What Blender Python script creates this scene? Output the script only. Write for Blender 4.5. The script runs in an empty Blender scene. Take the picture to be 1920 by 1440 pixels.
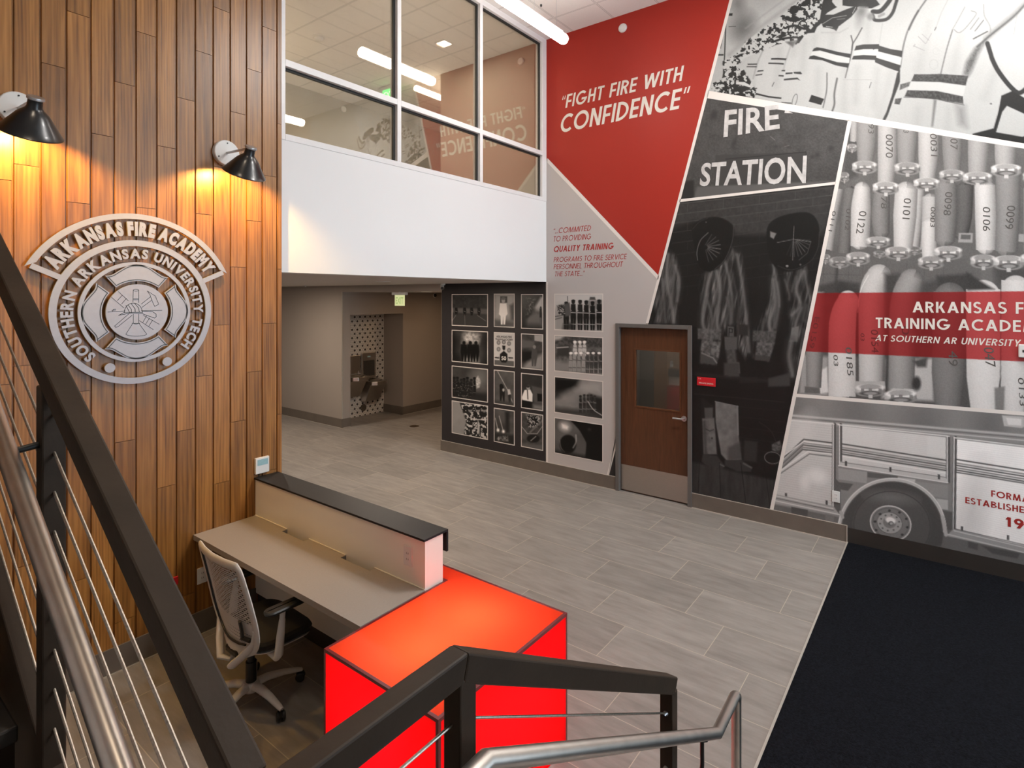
import bpy, math, random
import numpy as np
from mathutils import Vector, Matrix
random.seed(7); np.random.seed(7)
SC = bpy.context.scene
COL = SC.collection
# ------------------------------------------------------------------ camera
YAW = math.radians(37.261); FPX = 1072.7; CX = 960.0; CY = 555.9; EYE = 2.535
cam_d = bpy.data.cameras.new('camera'); cam = bpy.data.objects.new('camera', cam_d); COL.objects.link(cam)
cam.location = (0, 0, EYE); cam.rotation_euler = (math.pi/2, 0, YAW - math.pi/2)
cam_d.sensor_width = 36; cam_d.sensor_fit = 'HORIZONTAL'; cam_d.lens = FPX/1920*36
cam_d.shift_y = -(720 - CY)/1920; cam_d.clip_start = .02
SC.camera = cam
# ------------------------------------------------------------------ exposure, sky
SC.view_settings.view_transform = 'Standard'; SC.view_settings.look = 'None'
SC.view_settings.gamma = 1; SC.view_settings.exposure = 0.0; SC.view_settings.use_curve_mapping = False
W = bpy.data.worlds.new('sky'); SC.world = W; W.use_nodes = True
bg = W.node_tree.nodes['Background']; bg.inputs[0].default_value = (.68, .85, 1, 1); bg.inputs[1].default_value = 5.0
try:
    SC.cycles.max_bounces = 8; SC.cycles.diffuse_bounces = 4; SC.cycles.glossy_bounces = 4
    SC.cycles.transparent_max_bounces = 12; SC.cycles.sample_clamp_indirect = 4; SC.cycles.use_denoising = True
except Exception:
    pass
# ------------------------------------------------------------------ room dimensions
XM = 6.79; YW = 4.47; YB = 4.55; ZC = 6.195; ZS = 2.743; ZSILL = 3.886; ZT = 4.557; YN = 9.28; YEND = 6.62
# daylight portals in the glazed bays of the entrance facade
def area(name, loc, rot, sx, sy, power, col, portal=False, spread=None):
    L = bpy.data.lights.new(name, 'AREA'); L.shape = 'RECTANGLE'; L.size = sx; L.size_y = sy; L.energy = power; L.color = col
    if portal: L.cycles.is_portal = True
    if spread: L.spread = spread
    o = bpy.data.objects.new(name, L); o.location = loc; o.rotation_euler = rot; COL.objects.link(o); return o
FY = -4.6                                            # facade plane
area('daylight_portal', (4.7, FY+.12, 3.0), (math.pi/2, 0, math.pi), 3.6, 5.4, 0, (1, 1, 1), portal=True)
area('wall_wash_lamp', (3.2, 8.55, ZC-.03), (0, 0, 0), .9, .12, 48, (1, .86, .66))
area('room_fill_lamp', (XM+1.0, 3.0, 2.9), (0, 0, 0), .3, .3, 7, (.95, 1, .95))  # unseen fill added to lighten the room behind the door glass
# unseen warm fill added over the stair; corridor and soffit downlights follow further down
area('fill_and_fitting_lamp', (.6, 1.7, ZC-.02), (0, 0, 0), .58, .58, 30, (1, .82, .62))
# two added fill lamps, no fittings, under the lobby ceiling, all above the frame
for tx, ty in ((4.5, .7), (5.4, -1.2)): area('fill_and_fitting_lamp', (tx, ty, ZC-.02), (0, 0, 0), .58, .58, 128, (1, .965, .935))
for tx, ty, tw in ((3.0, 6.9, 60), (5.987, 5.784, 20)): area('fill_and_fitting_lamp', (tx, ty, ZC-.02), (0, 0, 0), .15, .15, tw, (1, .82, .62))  # first is hidden fill added for the upper room, second serves the square fitting
area('downlight_lamp', (8.9, 7.9, 2.58), (0, 0, 0), .16, .16, 9, (1, .66, .38))
area('downlight_lamp', (7.35, 7.45, 2.58), (0, 0, 0), .16, .16, 9, (1, .70, .44))
area('downlight_lamp', (5.18, 6.17, 2.735), (0, 0, 0), .14, .14, 60, (1, .84, .68))
area('downlight_lamp', (5.0, 9.6, 2.735), (0, 0, 0), .14, .14, 60, (1, .84, .68))
fwv = np.array([math.cos(YAW), math.sin(YAW), 0]); rtv = np.array([math.sin(YAW), -math.cos(YAW), 0])
def ray(x, y): return fwv + rtv*((x-CX)/FPX) + np.array([0, 0, -(y-CY)/FPX])
def on_x(x, y, v=XM): d = ray(x, y); p = d*(v/d[0]); return (v, p[1], p[2]+EYE)      # a traced point on the wall X = v
def on_y(x, y, v=YW): d = ray(x, y); p = d*(v/d[1]); return (p[0], v, p[2]+EYE)
def wall_pix(Y, Z):                                 # wall point -> traced coordinates (used to lay the prints out on the wall)
    w = fwv[0]*XM + fwv[1]*Y
    return CX + FPX*(rtv[0]*XM + rtv[1]*Y)/w, CY - FPX*(Z-EYE)/w
def lin(c):
    c = np.asarray(c, float)/255.0
    return np.where(c <= .04045, c/12.92, ((c+.055)/1.055)**2.4)
def rgb(r, g, b): return tuple(float(v) for v in lin((r, g, b)))
# ------------------------------------------------------------------ materials
def nodes(m):
    m.use_nodes = True; return m.node_tree.nodes, m.node_tree.links
def mat(name, col, rough=.5, metal=0, spec=.5, emit=None, strength=0, coat=0, var=None, bump=None, stretch=(1, 1, 1), trans=0):
    m = bpy.data.materials.new(name); N, L = nodes(m); b = N['Principled BSDF']
    b.inputs['Base Color'].default_value = (*col, 1); b.inputs['Roughness'].default_value = rough
    b.inputs['Metallic'].default_value = metal; b.inputs['Specular IOR Level'].default_value = spec
    b.inputs['Coat Weight'].default_value = coat; b.inputs['Coat Roughness'].default_value = .15
    if emit: b.inputs['Emission Color'].default_value = (*emit, 1); b.inputs['Emission Strength'].default_value = strength
    if trans: b.inputs['Transmission Weight'].default_value = trans
    if var or bump:
        tc = N.new('ShaderNodeTexCoord'); mp = N.new('ShaderNodeMapping'); mp.inputs['Scale'].default_value = stretch
        L.new(tc.outputs['Object'], mp.inputs[0])
    if var:
        nz = N.new('ShaderNodeTexNoise'); nz.inputs['Scale'].default_value = var[0]; nz.inputs['Detail'].default_value = 6
        L.new(mp.outputs[0], nz.inputs['Vector'])
        mr = N.new('ShaderNodeMapRange'); mr.inputs[1].default_value = .25; mr.inputs[2].default_value = .75
        mr.inputs[3].default_value = 1-var[1]; mr.inputs[4].default_value = 1+var[1]
        L.new(nz.outputs[0], mr.inputs[0])
        vm = N.new('ShaderNodeVectorMath'); vm.operation = 'SCALE'; vm.inputs[0].default_value = col
        L.new(mr.outputs[0], vm.inputs['Scale']); L.new(vm.outputs[0], b.inputs['Base Color'])
    if bump:
        nb = N.new('ShaderNodeTexNoise'); nb.inputs['Scale'].default_value = bump[0]; nb.inputs['Detail'].default_value = 4
        L.new(mp.outputs[0], nb.inputs['Vector']); bp = N.new('ShaderNodeBump'); bp.inputs['Strength'].default_value = bump[1]; bp.inputs['Distance'].default_value = .01
        L.new(nb.outputs[0], bp.inputs['Height']); L.new(bp.outputs[0], b.inputs['Normal'])
    return m
def math_node(N, L, op, a, b=None):
    n = N.new('ShaderNodeMath'); n.operation = op
    for i, v in enumerate((a, b)):
        if v is None: continue
        if isinstance(v, (int, float)): n.inputs[i].default_value = v
        else: L.new(v, n.inputs[i])
    return n.outputs[0]
def mix_col(N, L, fac, a, b):
    n = N.new('ShaderNodeMix'); n.data_type = 'RGBA'
    for i, v in ((0, fac), (6, a), (7, b)):
        if isinstance(v, tuple): n.inputs[i].default_value = (*v, 1) if len(v) == 3 else v
        elif isinstance(v, (int, float)): n.inputs[i].default_value = v
        else: L.new(v, n.inputs[i])
    return n.outputs[2]
def tile_floor():
    m = bpy.data.materials.new('floor_tile'); N, L = nodes(m); b = N['Principled BSDF']
    tc = N.new('ShaderNodeTexCoord'); sp = N.new('ShaderNodeSeparateXYZ'); L.new(tc.outputs['Object'], sp.inputs[0])
    xr = math_node(N, L, 'DIVIDE', math_node(N, L, 'SUBTRACT', sp.outputs[0], 3.575), .4553)
    row = math_node(N, L, 'FLOOR', xr); fx = math_node(N, L, 'FRACT', xr)
    yv = math_node(N, L, 'SUBTRACT', sp.outputs[1], 1.063)
    yr = math_node(N, L, 'DIVIDE', math_node(N, L, 'SUBTRACT', yv, math_node(N, L, 'MULTIPLY', row, .3045)), .908)
    fy = math_node(N, L, 'FRACT', yr); ti = math_node(N, L, 'FLOOR', yr)
    ex = math_node(N, L, 'MULTIPLY', math_node(N, L, 'MINIMUM', fx, math_node(N, L, 'SUBTRACT', 1, fx)), .4553)
    ey = math_node(N, L, 'MULTIPLY', math_node(N, L, 'MINIMUM', fy, math_node(N, L, 'SUBTRACT', 1, fy)), .908)
    e = math_node(N, L, 'MINIMUM', ex, ey); gr = math_node(N, L, 'LESS_THAN', e, .0024)
    wn = N.new('ShaderNodeTexWhiteNoise'); wn.noise_dimensions = '2D'; cb = N.new('ShaderNodeCombineXYZ'); L.new(row, cb.inputs[0]); L.new(ti, cb.inputs[1]); L.new(cb.outputs[0], wn.inputs['Vector'])
    mp = N.new('ShaderNodeMapping'); mp.inputs['Scale'].default_value = (7, 1.2, 1); L.new(tc.outputs['Object'], mp.inputs[0])
    ad = N.new('ShaderNodeVectorMath'); ad.operation = 'ADD'; sc = N.new('ShaderNodeVectorMath'); sc.operation = 'SCALE'; sc.inputs['Scale'].default_value = 9
    L.new(wn.outputs['Color'], sc.inputs[0]); L.new(mp.outputs[0], ad.inputs[0]); L.new(sc.outputs[0], ad.inputs[1])
    nz = N.new('ShaderNodeTexNoise'); nz.inputs['Scale'].default_value = 2.2; nz.inputs['Detail'].default_value = 7; nz.inputs['Roughness'].default_value = .62; L.new(ad.outputs[0], nz.inputs['Vector'])
    mr = N.new('ShaderNodeMapRange'); mr.inputs[1].default_value = .3; mr.inputs[2].default_value = .7; L.new(nz.outputs[0], mr.inputs[0])
    c = mix_col(N, L, mr.outputs[0], (.182, .164, .149), (.275, .249, .227))
    tint = N.new('ShaderNodeMapRange'); tint.inputs[3].default_value = .90; tint.inputs[4].default_value = 1.09; L.new(wn.outputs['Value'], tint.inputs[0])
    vm = N.new('ShaderNodeVectorMath'); vm.operation = 'SCALE'; L.new(c, vm.inputs[0]); L.new(tint.outputs[0], vm.inputs['Scale'])
    L.new(mix_col(N, L, gr, vm.outputs[0], (.42, .36, .29)), b.inputs['Base Color'])
    b.inputs['Roughness'].default_value = .42; b.inputs['Specular IOR Level'].default_value = .45
    bp = N.new('ShaderNodeBump'); bp.inputs['Strength'].default_value = .12; bp.inputs['Distance'].default_value = .004; L.new(nz.outputs[0], bp.inputs['Height']); L.new(bp.outputs[0], b.inputs['Normal'])
    return m
def ceiling_tile():
    m = bpy.data.materials.new('acoustic_tile'); N, L = nodes(m); b = N['Principled BSDF']
    tc = N.new('ShaderNodeTexCoord'); sp = N.new('ShaderNodeSeparateXYZ'); L.new(tc.outputs['Object'], sp.inputs[0])
    def edge(o, off):
        f = math_node(N, L, 'FRACT', math_node(N, L, 'DIVIDE', math_node(N, L, 'SUBTRACT', o, off), .6205))
        return math_node(N, L, 'MULTIPLY', math_node(N, L, 'MINIMUM', f, math_node(N, L, 'SUBTRACT', 1, f)), .6205)
    e = math_node(N, L, 'MINIMUM', edge(sp.outputs[0], 4.455), edge(sp.outputs[1], 4.11))
    tee = math_node(N, L, 'LESS_THAN', e, .0075); gap = math_node(N, L, 'LESS_THAN', e, .0115)
    nz = N.new('ShaderNodeTexNoise'); nz.inputs['Scale'].default_value = 160; nz.inputs['Detail'].default_value = 3; L.new(tc.outputs['Object'], nz.inputs['Vector'])
    mr = N.new('ShaderNodeMapRange'); mr.inputs[1].default_value = .35; mr.inputs[2].default_value = .65; L.new(nz.outputs[0], mr.inputs[0])
    c = mix_col(N, L, mr.outputs[0], (.80, .785, .76), (.88, .865, .84))
    c = mix_col(N, L, gap, c, (.34, .33, .31)); c = mix_col(N, L, tee, c, (.80, .79, .77))
    L.new(c, b.inputs['Base Color']); b.inputs['Roughness'].default_value = .85
    return m
def plank_wood():
    m = bpy.data.materials.new('stained_plank'); N, L = nodes(m); b = N['Principled BSDF']
    at = N.new('ShaderNodeAttribute'); at.attribute_name = 'plank'
    tc = N.new('ShaderNodeTexCoord'); sc = N.new('ShaderNodeVectorMath'); sc.operation = 'SCALE'; sc.inputs['Scale'].default_value = 31
    L.new(at.outputs['Color'], sc.inputs[0])
    ad = N.new('ShaderNodeVectorMath'); ad.operation = 'ADD'; L.new(tc.outputs['Object'], ad.inputs[0]); L.new(sc.outputs[0], ad.inputs[1])
    mp = N.new('ShaderNodeMapping'); mp.inputs['Scale'].default_value = (11, 11, .9); L.new(ad.outputs[0], mp.inputs[0])
    nz = N.new('ShaderNodeTexNoise'); nz.inputs['Scale'].default_value = 1.5; nz.inputs['Detail'].default_value = 5; nz.inputs['Distortion'].default_value = .5; L.new(mp.outputs[0], nz.inputs['Vector'])
    wv = N.new('ShaderNodeTexWave'); wv.wave_type = 'RINGS'; wv.rings_direction = 'SPHERICAL'; wv.inputs['Scale'].default_value = 1.7; wv.inputs['Distortion'].default_value = 8; wv.inputs['Detail'].default_value = 2; wv.inputs['Detail Scale'].default_value = .5
    L.new(mp.outputs[0], wv.inputs['Vector'])
    mp2 = N.new('ShaderNodeMapping'); mp2.inputs['Scale'].default_value = (85, 85, 2.2); L.new(ad.outputs[0], mp2.inputs[0])
    fn = N.new('ShaderNodeTexNoise'); fn.inputs['Scale'].default_value = 1; fn.inputs['Detail'].default_value = 4; L.new(mp2.outputs[0], fn.inputs['Vector'])
    f = math_node(N, L, 'ADD', math_node(N, L, 'MULTIPLY', nz.outputs[0], .56), math_node(N, L, 'ADD', math_node(N, L, 'MULTIPLY', wv.outputs[0], .10), math_node(N, L, 'MULTIPLY', fn.outputs[0], .40)))
    cr = N.new('ShaderNodeValToRGB'); e = cr.color_ramp.elements
    e[0].position = .30; e[0].color = (.100, .037, .008, 1); e[1].position = .74; e[1].color = (.42, .190, .046, 1)
    k = cr.color_ramp.elements.new(.52); k.color = (.262, .110, .024, 1)
    L.new(f, cr.inputs[0])
    sp = N.new('ShaderNodeSeparateXYZ'); L.new(at.outputs['Color'], sp.inputs[0])
    tint = N.new('ShaderNodeMapRange'); tint.inputs[3].default_value = .84; tint.inputs[4].default_value = 1.14; L.new(sp.outputs[0], tint.inputs[0])
    vm = N.new('ShaderNodeVectorMath'); vm.operation = 'SCALE'; L.new(cr.outputs[0], vm.inputs[0]); L.new(tint.outputs[0], vm.inputs['Scale'])
    L.new(vm.outputs[0], b.inputs['Base Color']); b.inputs['Roughness'].default_value = .34; b.inputs['Specular IOR Level'].default_value = .5
    bp = N.new('ShaderNodeBump'); bp.inputs['Strength'].default_value = .14; bp.inputs['Distance'].default_value = .004; L.new(fn.outputs[0], bp.inputs['Height']); L.new(bp.outputs[0], b.inputs['Normal'])
    return m
def print_mat(name, rough=.5):
    m = bpy.data.materials.new(name); N, L = nodes(m); b = N['Principled BSDF']
    at = N.new('ShaderNodeAttribute'); at.attribute_name = 'ink'; L.new(at.outputs['Color'], b.inputs['Base Color'])
    b.inputs['Roughness'].default_value = rough; b.inputs['Specular IOR Level'].default_value = .35
    return m
def glass_mat(name, refl, tint=(1, 1, 1)):
    m = bpy.data.materials.new(name); N, L = nodes(m); N.remove(N['Principled BSDF']); out = N['Material Output']
    t = N.new('ShaderNodeBsdfTransparent'); t.inputs[0].default_value = (*tint, 1)
    g = N.new('ShaderNodeBsdfGlossy'); g.inputs['Roughness'].default_value = .0; g.inputs[0].default_value = (1, .97, .93, 1)
    lw = N.new('ShaderNodeLayerWeight'); lw.inputs[0].default_value = .35
    f = math_node(N, L, 'ADD', math_node(N, L, 'MULTIPLY', lw.outputs['Fresnel'], .42), refl)
    mx = N.new('ShaderNodeMixShader'); L.new(f, mx.inputs[0]); L.new(t.outputs[0], mx.inputs[1]); L.new(g.outputs[0], mx.inputs[2]); L.new(mx.outputs[0], out.inputs[0])
    return m
def hex_tile_mat():
    m = bpy.data.materials.new('mosaic_tile'); N, L = nodes(m); b = N['Principled BSDF']
    # white penny hexagons with a black one at every other place of a staggered lattice
    tc = N.new('ShaderNodeTexCoord'); sp = N.new('ShaderNodeSeparateXYZ'); L.new(tc.outputs['Object'], sp.inputs[0])
    def lattice(ox, oz, px, pz):
        fx = math_node(N, L, 'SUBTRACT', math_node(N, L, 'FRACT', math_node(N, L, 'ADD', math_node(N, L, 'DIVIDE', sp.outputs[0], px), ox)), .5)
        fz = math_node(N, L, 'SUBTRACT', math_node(N, L, 'FRACT', math_node(N, L, 'ADD', math_node(N, L, 'DIVIDE', sp.outputs[2], pz), oz)), .5)
        ax = math_node(N, L, 'MULTIPLY', math_node(N, L, 'ABSOLUTE', fx), px); az = math_node(N, L, 'MULTIPLY', math_node(N, L, 'ABSOLUTE', fz), pz)
        return math_node(N, L, 'MAXIMUM', ax, math_node(N, L, 'ADD', math_node(N, L, 'MULTIPLY', ax, .5), math_node(N, L, 'MULTIPLY', az, .866)))
    d = math_node(N, L, 'MINIMUM', lattice(0, 0, .135, .175), lattice(.5, .5, .135, .175)); black = math_node(N, L, 'LESS_THAN', d, .0215)
    g = math_node(N, L, 'MINIMUM', lattice(0, 0, .045, .0779), lattice(.5, .5, .045, .0779)); grout = math_node(N, L, 'GREATER_THAN', g, .0205)
    c = mix_col(N, L, black, (.66, .62, .57), (.015, .014, .015)); c = mix_col(N, L, grout, c, (.16, .14, .13))
    L.new(c, b.inputs['Base Color']); b.inputs['Roughness'].default_value = .3
    return m
M = {}; BOX_W = 7.0
M['floor'] = tile_floor(); M['ceil'] = ceiling_tile(); M['plank'] = plank_wood(); M['ink'] = print_mat('printed_vinyl'); M['photo'] = print_mat('photo_print', .35)
M['white'] = mat('white_paint', (.74, .74, .74), .55, var=(1.2, .012)); M['frame'] = mat('white_aluminium', (.72, .71, .71), .35, var=(30, .02))
M['grey'] = mat('grey_wall_paint', (.33, .285, .25), .6, var=(2, .02)); M['greyup'] = mat('upper_wall_paint', (.41, .375, .325), .6, var=(2, .02))
M['soffit'] = mat('soffit_paint', (.60, .56, .52), .6, var=(2, .02)); M['gasket'] = mat('black_gasket', (.012, .012, .012), .6, var=(30, .1))
M['red'] = mat('red_vinyl', (.335, .0205, .0115), .5, spec=.3, var=(1.5, .02)); M['mgrey'] = mat('grey_vinyl', (.46, .425, .41), .5, spec=.3, var=(1.5, .015))
M['mdark'] = mat('charcoal_vinyl', (.026, .022, .023), .5, spec=.3, var=(3, .05)); M['mwhite'] = mat('white_vinyl', (.72, .67, .63), .5, spec=.3, var=(3, .01))
M['wornink'] = mat('worn_letter', (.50, .485, .475), .55, var=(18, .22)); M['redink'] = mat('red_lettering', (.36, .022, .018), .5, var=(3, .02)); M['paleink'] = mat('pale_lettering', (.70, .66, .60), .5, var=(20, .06))
M['base'] = mat('base_tile', (.135, .112, .092), .4, var=(5, .12)); M['basedark'] = mat('rubber_base', (.030, .025, .021), .5, var=(6, .08)); M['grout'] = mat('metal_trim', (.62, .58, .52), .35, .6, var=(20, .04))
M['steel'] = mat('brushed_steel', (.62, .57, .52), .33, 1, var=(14, .10)); M['blacksteel'] = mat('black_steel', (.034, .0225, .0145), .5, 0, .2, var=(9, .22), bump=(60, .05))
M['cable'] = mat('wire_rope', (.50, .45, .38), .35, 1, var=(200, .25)); M['black'] = mat('black_plastic', (.010, .010, .010), .42, var=(40, .1)); M['shade'] = mat('black_enamel', (.006, .006, .007), .30, coat=.25, var=(20, .05))
M['alu'] = mat('satin_aluminium', (.52, .52, .53), .38, .85, var=(25, .04)); M['emblem'] = mat('emblem_aluminium', (.37, .366, .40), .45, .3, var=(40, .03)); M['etch'] = mat('etched_line', (.045, .05, .055), .5, var=(20, .1))
M['plastic'] = mat('white_plastic', (.70, .69, .67), .4, var=(20, .015)); M['screen'] = mat('lcd_screen', (.30, .48, .52), .25, var=(60, .08)); M['slot'] = mat('dark_slot', (.02, .02, .02), .6, var=(20, .1))
M['laminate'] = mat('grey_laminate', (.30, .265, .235), .42, var=(120, .05)); M['ledgewhite'] = mat('white_gloss_panel', (.80, .75, .67), .2, coat=.3, var=(3, .01)); M['ledgeblack'] = mat('black_stone', (.014, .013, .014), .55, 0, .25, var=(90, .2))
M['carpet'] = mat('entrance_carpet', (.0050, .0056, .0080), .95, spec=.1, var=(75, 1.0), bump=(150, .9)); M['doorwood'] = mat('door_veneer', (.088, .033, .0135), .38, var=(6, .28), stretch=(8, 8, .7)); M['doorframe'] = mat('door_frame_paint', (.115, .105, .098), .45, var=(8, .03))
M['stainless'] = mat('stainless_plate', (.56, .52, .48), .30, 1, var=(30, .08), stretch=(1, 1, 20)); M['dimglass'] = mat('tinted_door_glass', (.045, .05, .05), .05, spec=.8, var=(2, .2)); M['hex'] = hex_tile_mat()
M['chairwhite'] = mat('chair_white', (.62, .58, .54), .38, var=(20, .015)); M['fabric'] = mat('black_fabric', (.009, .008, .008), .8, var=(150, .3), bump=(300, .3)); M['tread'] = mat('stair_tread', (.030, .026, .022), .6, var=(12, .2))
M['glass'] = glass_mat('lobby_glass', .028, (.90, .89, .86)); M['clear'] = glass_mat('clear_glass', .04)
M['tube'] = mat('lit_diffuser', (.8, .8, .8), .4, emit=(1, .915, .84), strength=34); M['tubeup'] = mat('lit_diffuser_upper', (.8, .8, .8), .4, emit=(1, .80, .58), strength=16)
M['bulb'] = mat('lit_bulb', (.9, .8, .6), .4, emit=(1, .58, .20), strength=60); M['downlit'] = mat('lit_downlight', (.8, .8, .8), .4, emit=(1, .85, .66), strength=1.3); M['squarelit'] = mat('lit_square', (.8, .8, .8), .4, emit=(1, .93, .82), strength=4)
M['exitgreen'] = mat('lit_exit_green', (.05, .3, .08), .4, emit=(.16, .85, .22), strength=2.2); M['exitpale'] = mat('lit_exit_pale', (.4, .4, .25), .4, emit=(.80, .85, .42), strength=.62); M['signred'] = mat('red_sign', (.55, .012, .02), .4, var=(10, .02))
M['edge'] = mat('acrylic_edge', (.16, .006, .010), .2, coat=.4, var=(6, .08))
def acrylic(name, col, w):
    m = bpy.data.materials.new(name); N, L = nodes(m); N.remove(N['Principled BSDF']); out = N['Material Output']
    t = N.new('ShaderNodeBsdfTranslucent'); t.inputs[0].default_value = (*col, 1); d = N.new('ShaderNodeBsdfDiffuse'); d.inputs[0].default_value = (col[0]*.5, col[1]*.4, col[2]*.4, 1)
    g = N.new('ShaderNodeBsdfGlossy'); g.inputs['Roughness'].default_value = .25
    a = N.new('ShaderNodeMixShader'); a.inputs[0].default_value = .15; L.new(t.outputs[0], a.inputs[1]); L.new(d.outputs[0], a.inputs[2])
    b = N.new('ShaderNodeMixShader'); b.inputs[0].default_value = w; L.new(a.outputs[0], b.inputs[1]); L.new(g.outputs[0], b.inputs[2]); L.new(b.outputs[0], out.inputs[0])
    return m
M['acrylic'] = acrylic('red_acrylic', (.92, .003, .006), .02); M['acrylictop'] = acrylic('red_acrylic_top', (.95, .085, .024), .02)
# ------------------------------------------------------------------ objects
OFF = {}
def tag(o, label, cat, group=None, kind=None):
    if label: o['label'] = label
    if cat: o['category'] = cat
    if group: o['group'] = group
    if kind: o['kind'] = kind
    return o
def thing(name, loc, label, cat, group=None):
    o = bpy.data.objects.new(name, None); o.empty_display_size = .1; COL.objects.link(o); o.location = loc; OFF[o] = Vector(loc)
    return tag(o, label, cat, group)
class MB:
    def __init__(s): s.v = []; s.f = []; s.m = []
    def add(s, v, f, m=0):
        k = len(s.v); s.v += [tuple(map(float, p)) for p in v]; s.f += [tuple(i+k for i in q) for q in f]; s.m += [m]*len(f); return s
    def box(s, x0, x1, y0, y1, z0, z1, m=0):
        v = [(x, y, z) for z in (z0, z1) for y in (y0, y1) for x in (x0, x1)]
        return s.add(v, [(0, 2, 3, 1), (4, 5, 7, 6), (0, 1, 5, 4), (2, 6, 7, 3), (0, 4, 6, 2), (1, 3, 7, 5)], m)
    def obox(s, c, a, b, d, m=0):                     # centre and three half vectors
        c, a, b, d = map(Vector, (c, a, b, d)); v = [c+a*i+b*j+d*k for k in (-1, 1) for j in (-1, 1) for i in (-1, 1)]
        return s.add(v, [(0, 2, 3, 1), (4, 5, 7, 6), (0, 1, 5, 4), (2, 6, 7, 3), (0, 4, 6, 2), (1, 3, 7, 5)], m)
    def tube(s, path, r, n=12, m=0, caps=True, closed=False, sy=1.0):
        P = [Vector(p) for p in path]; R = r if isinstance(r, (list, tuple)) else [r]*len(P)
        t0 = (P[1]-P[0]).normalized(); up = Vector((0, 0, 1)) if abs(t0.z) < .9 else Vector((1, 0, 0)); nx = t0.cross(up).normalized()
        V = []; K = len(P)
        for i, p in enumerate(P):
            if closed: t = (P[(i+1) % K]-P[i-1]).normalized()
            elif i == 0: t = t0
            elif i == K-1: t = (P[i]-P[i-1]).normalized()
            else: t = ((P[i+1]-P[i]).normalized()+(P[i]-P[i-1]).normalized()).normalized()
            nx = (nx-t*nx.dot(t)).normalized(); ny = t.cross(nx)
            st = 1.0
            if 0 < i < K-1 and not closed:
                c = (P[i+1]-P[i]).normalized().dot(t); st = 1/max(c, .5)
            for k in range(n):
                a = 2*math.pi*k/n; V.append(p+nx*(math.cos(a)*R[i]*st)+ny*(math.sin(a)*R[i]*sy))
        F = []
        for i in range(K if closed else K-1):
            for k in range(n):
                a = i*n+k; b = i*n+(k+1) % n; c = ((i+1) % K)*n+(k+1) % n; d = ((i+1) % K)*n+k; F.append((a, b, c, d))
        if caps and not closed: F += [tuple(range(n-1, -1, -1)), tuple(range((K-1)*n, K*n))]
        return s.add(V, F, m)
    def cyl(s, a, b, r, n=20, m=0, r2=None): return s.tube([a, b], [r, r if r2 is None else r2], n, m)
    def lathe(s, prof, o, ax, n=28, m=0):             # profile of (radius, distance along the axis)
        o = Vector(o); ax = Vector(ax).normalized(); e = ax.orthogonal().normalized(); g = ax.cross(e); V = []; F = []
        for r, h in prof:
            for k in range(n):
                a = 2*math.pi*k/n; V.append(o+ax*h+(e*math.cos(a)+g*math.sin(a))*max(r, 1e-5))
        for i in range(len(prof)-1):
            for k in range(n): F.append((i*n+k, i*n+(k+1) % n, (i+1)*n+(k+1) % n, (i+1)*n+k))
        return s.add(V, F, m)
    def prism(s, pts, f0, f1, m=0):                   # 2-D outline extruded between two maps
        n = len(pts); V = [f0(*p) for p in pts]+[f1(*p) for p in pts]
        F = [tuple(range(n)), tuple(range(2*n-1, n-1, -1))]+[(i, i+n, (i+1) % n+n, (i+1) % n) for i in range(n)]
        return s.add(V, F, m)
    def flat(s, pts, m=0): return s.add(pts, [tuple(range(len(pts)))], m)
    def build(s, name, mats, parent=None, smooth=False, bevel=0, seg=2, fix=True):
        me = bpy.data.meshes.new(name); off = OFF.get(parent, Vector((0, 0, 0)))
        me.from_pydata([(x-off.x, y-off.y, z-off.z) for x, y, z in s.v], [], s.f)
        for x in (mats if isinstance(mats, (list, tuple)) else [mats]): me.materials.append(x)
        me.polygons.foreach_set('material_index', s.m); me.update()
        if fix:
            import bmesh
            b = bmesh.new(); b.from_mesh(me); bmesh.ops.recalc_face_normals(b, faces=b.faces); b.to_mesh(me); b.free()
        if smooth:
            me.polygons.foreach_set('use_smooth', [True]*len(me.polygons))
        o = bpy.data.objects.new(name, me); COL.objects.link(o)
        if parent: o.parent = parent; OFF[o] = off
        if bevel:
            md = o.modifiers.new('bevel', 'BEVEL'); md.width = bevel; md.segments = seg; md.limit_method = 'ANGLE'
        if smooth:
            es = o.modifiers.new('split', 'EDGE_SPLIT'); es.split_angle = math.radians(38)
        return o
def struct(o): o['kind'] = 'structure'; return o
def smooth_path(pts, n=8, closed=False):              # Catmull-Rom
    P = [np.array(p, float) for p in pts]; out = []; K = len(P)
    for i in range(K if closed else K-1):
        p0 = P[i-1] if (i > 0 or closed) else P[0]*2-P[1]; p1 = P[i]; p2 = P[(i+1) % K]; p3 = P[(i+2) % K] if (closed or i+2 < K) else P[-1]*2-P[-2]
        for t in np.linspace(0, 1, n, endpoint=False):
            out.append(.5*((2*p1)+(-p0+p2)*t+(2*p0-5*p1+4*p2-p3)*t*t+(-p0+3*p1-3*p2+p3)*t**3))
    if not closed: out.append(P[-1])
    return out
# ================================================================== the setting
struct(MB().box(-2.6, 12.2, FY-.2, 12.2, -.12, 0).build('floor', M['floor']))
XEND = 12.2
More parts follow.
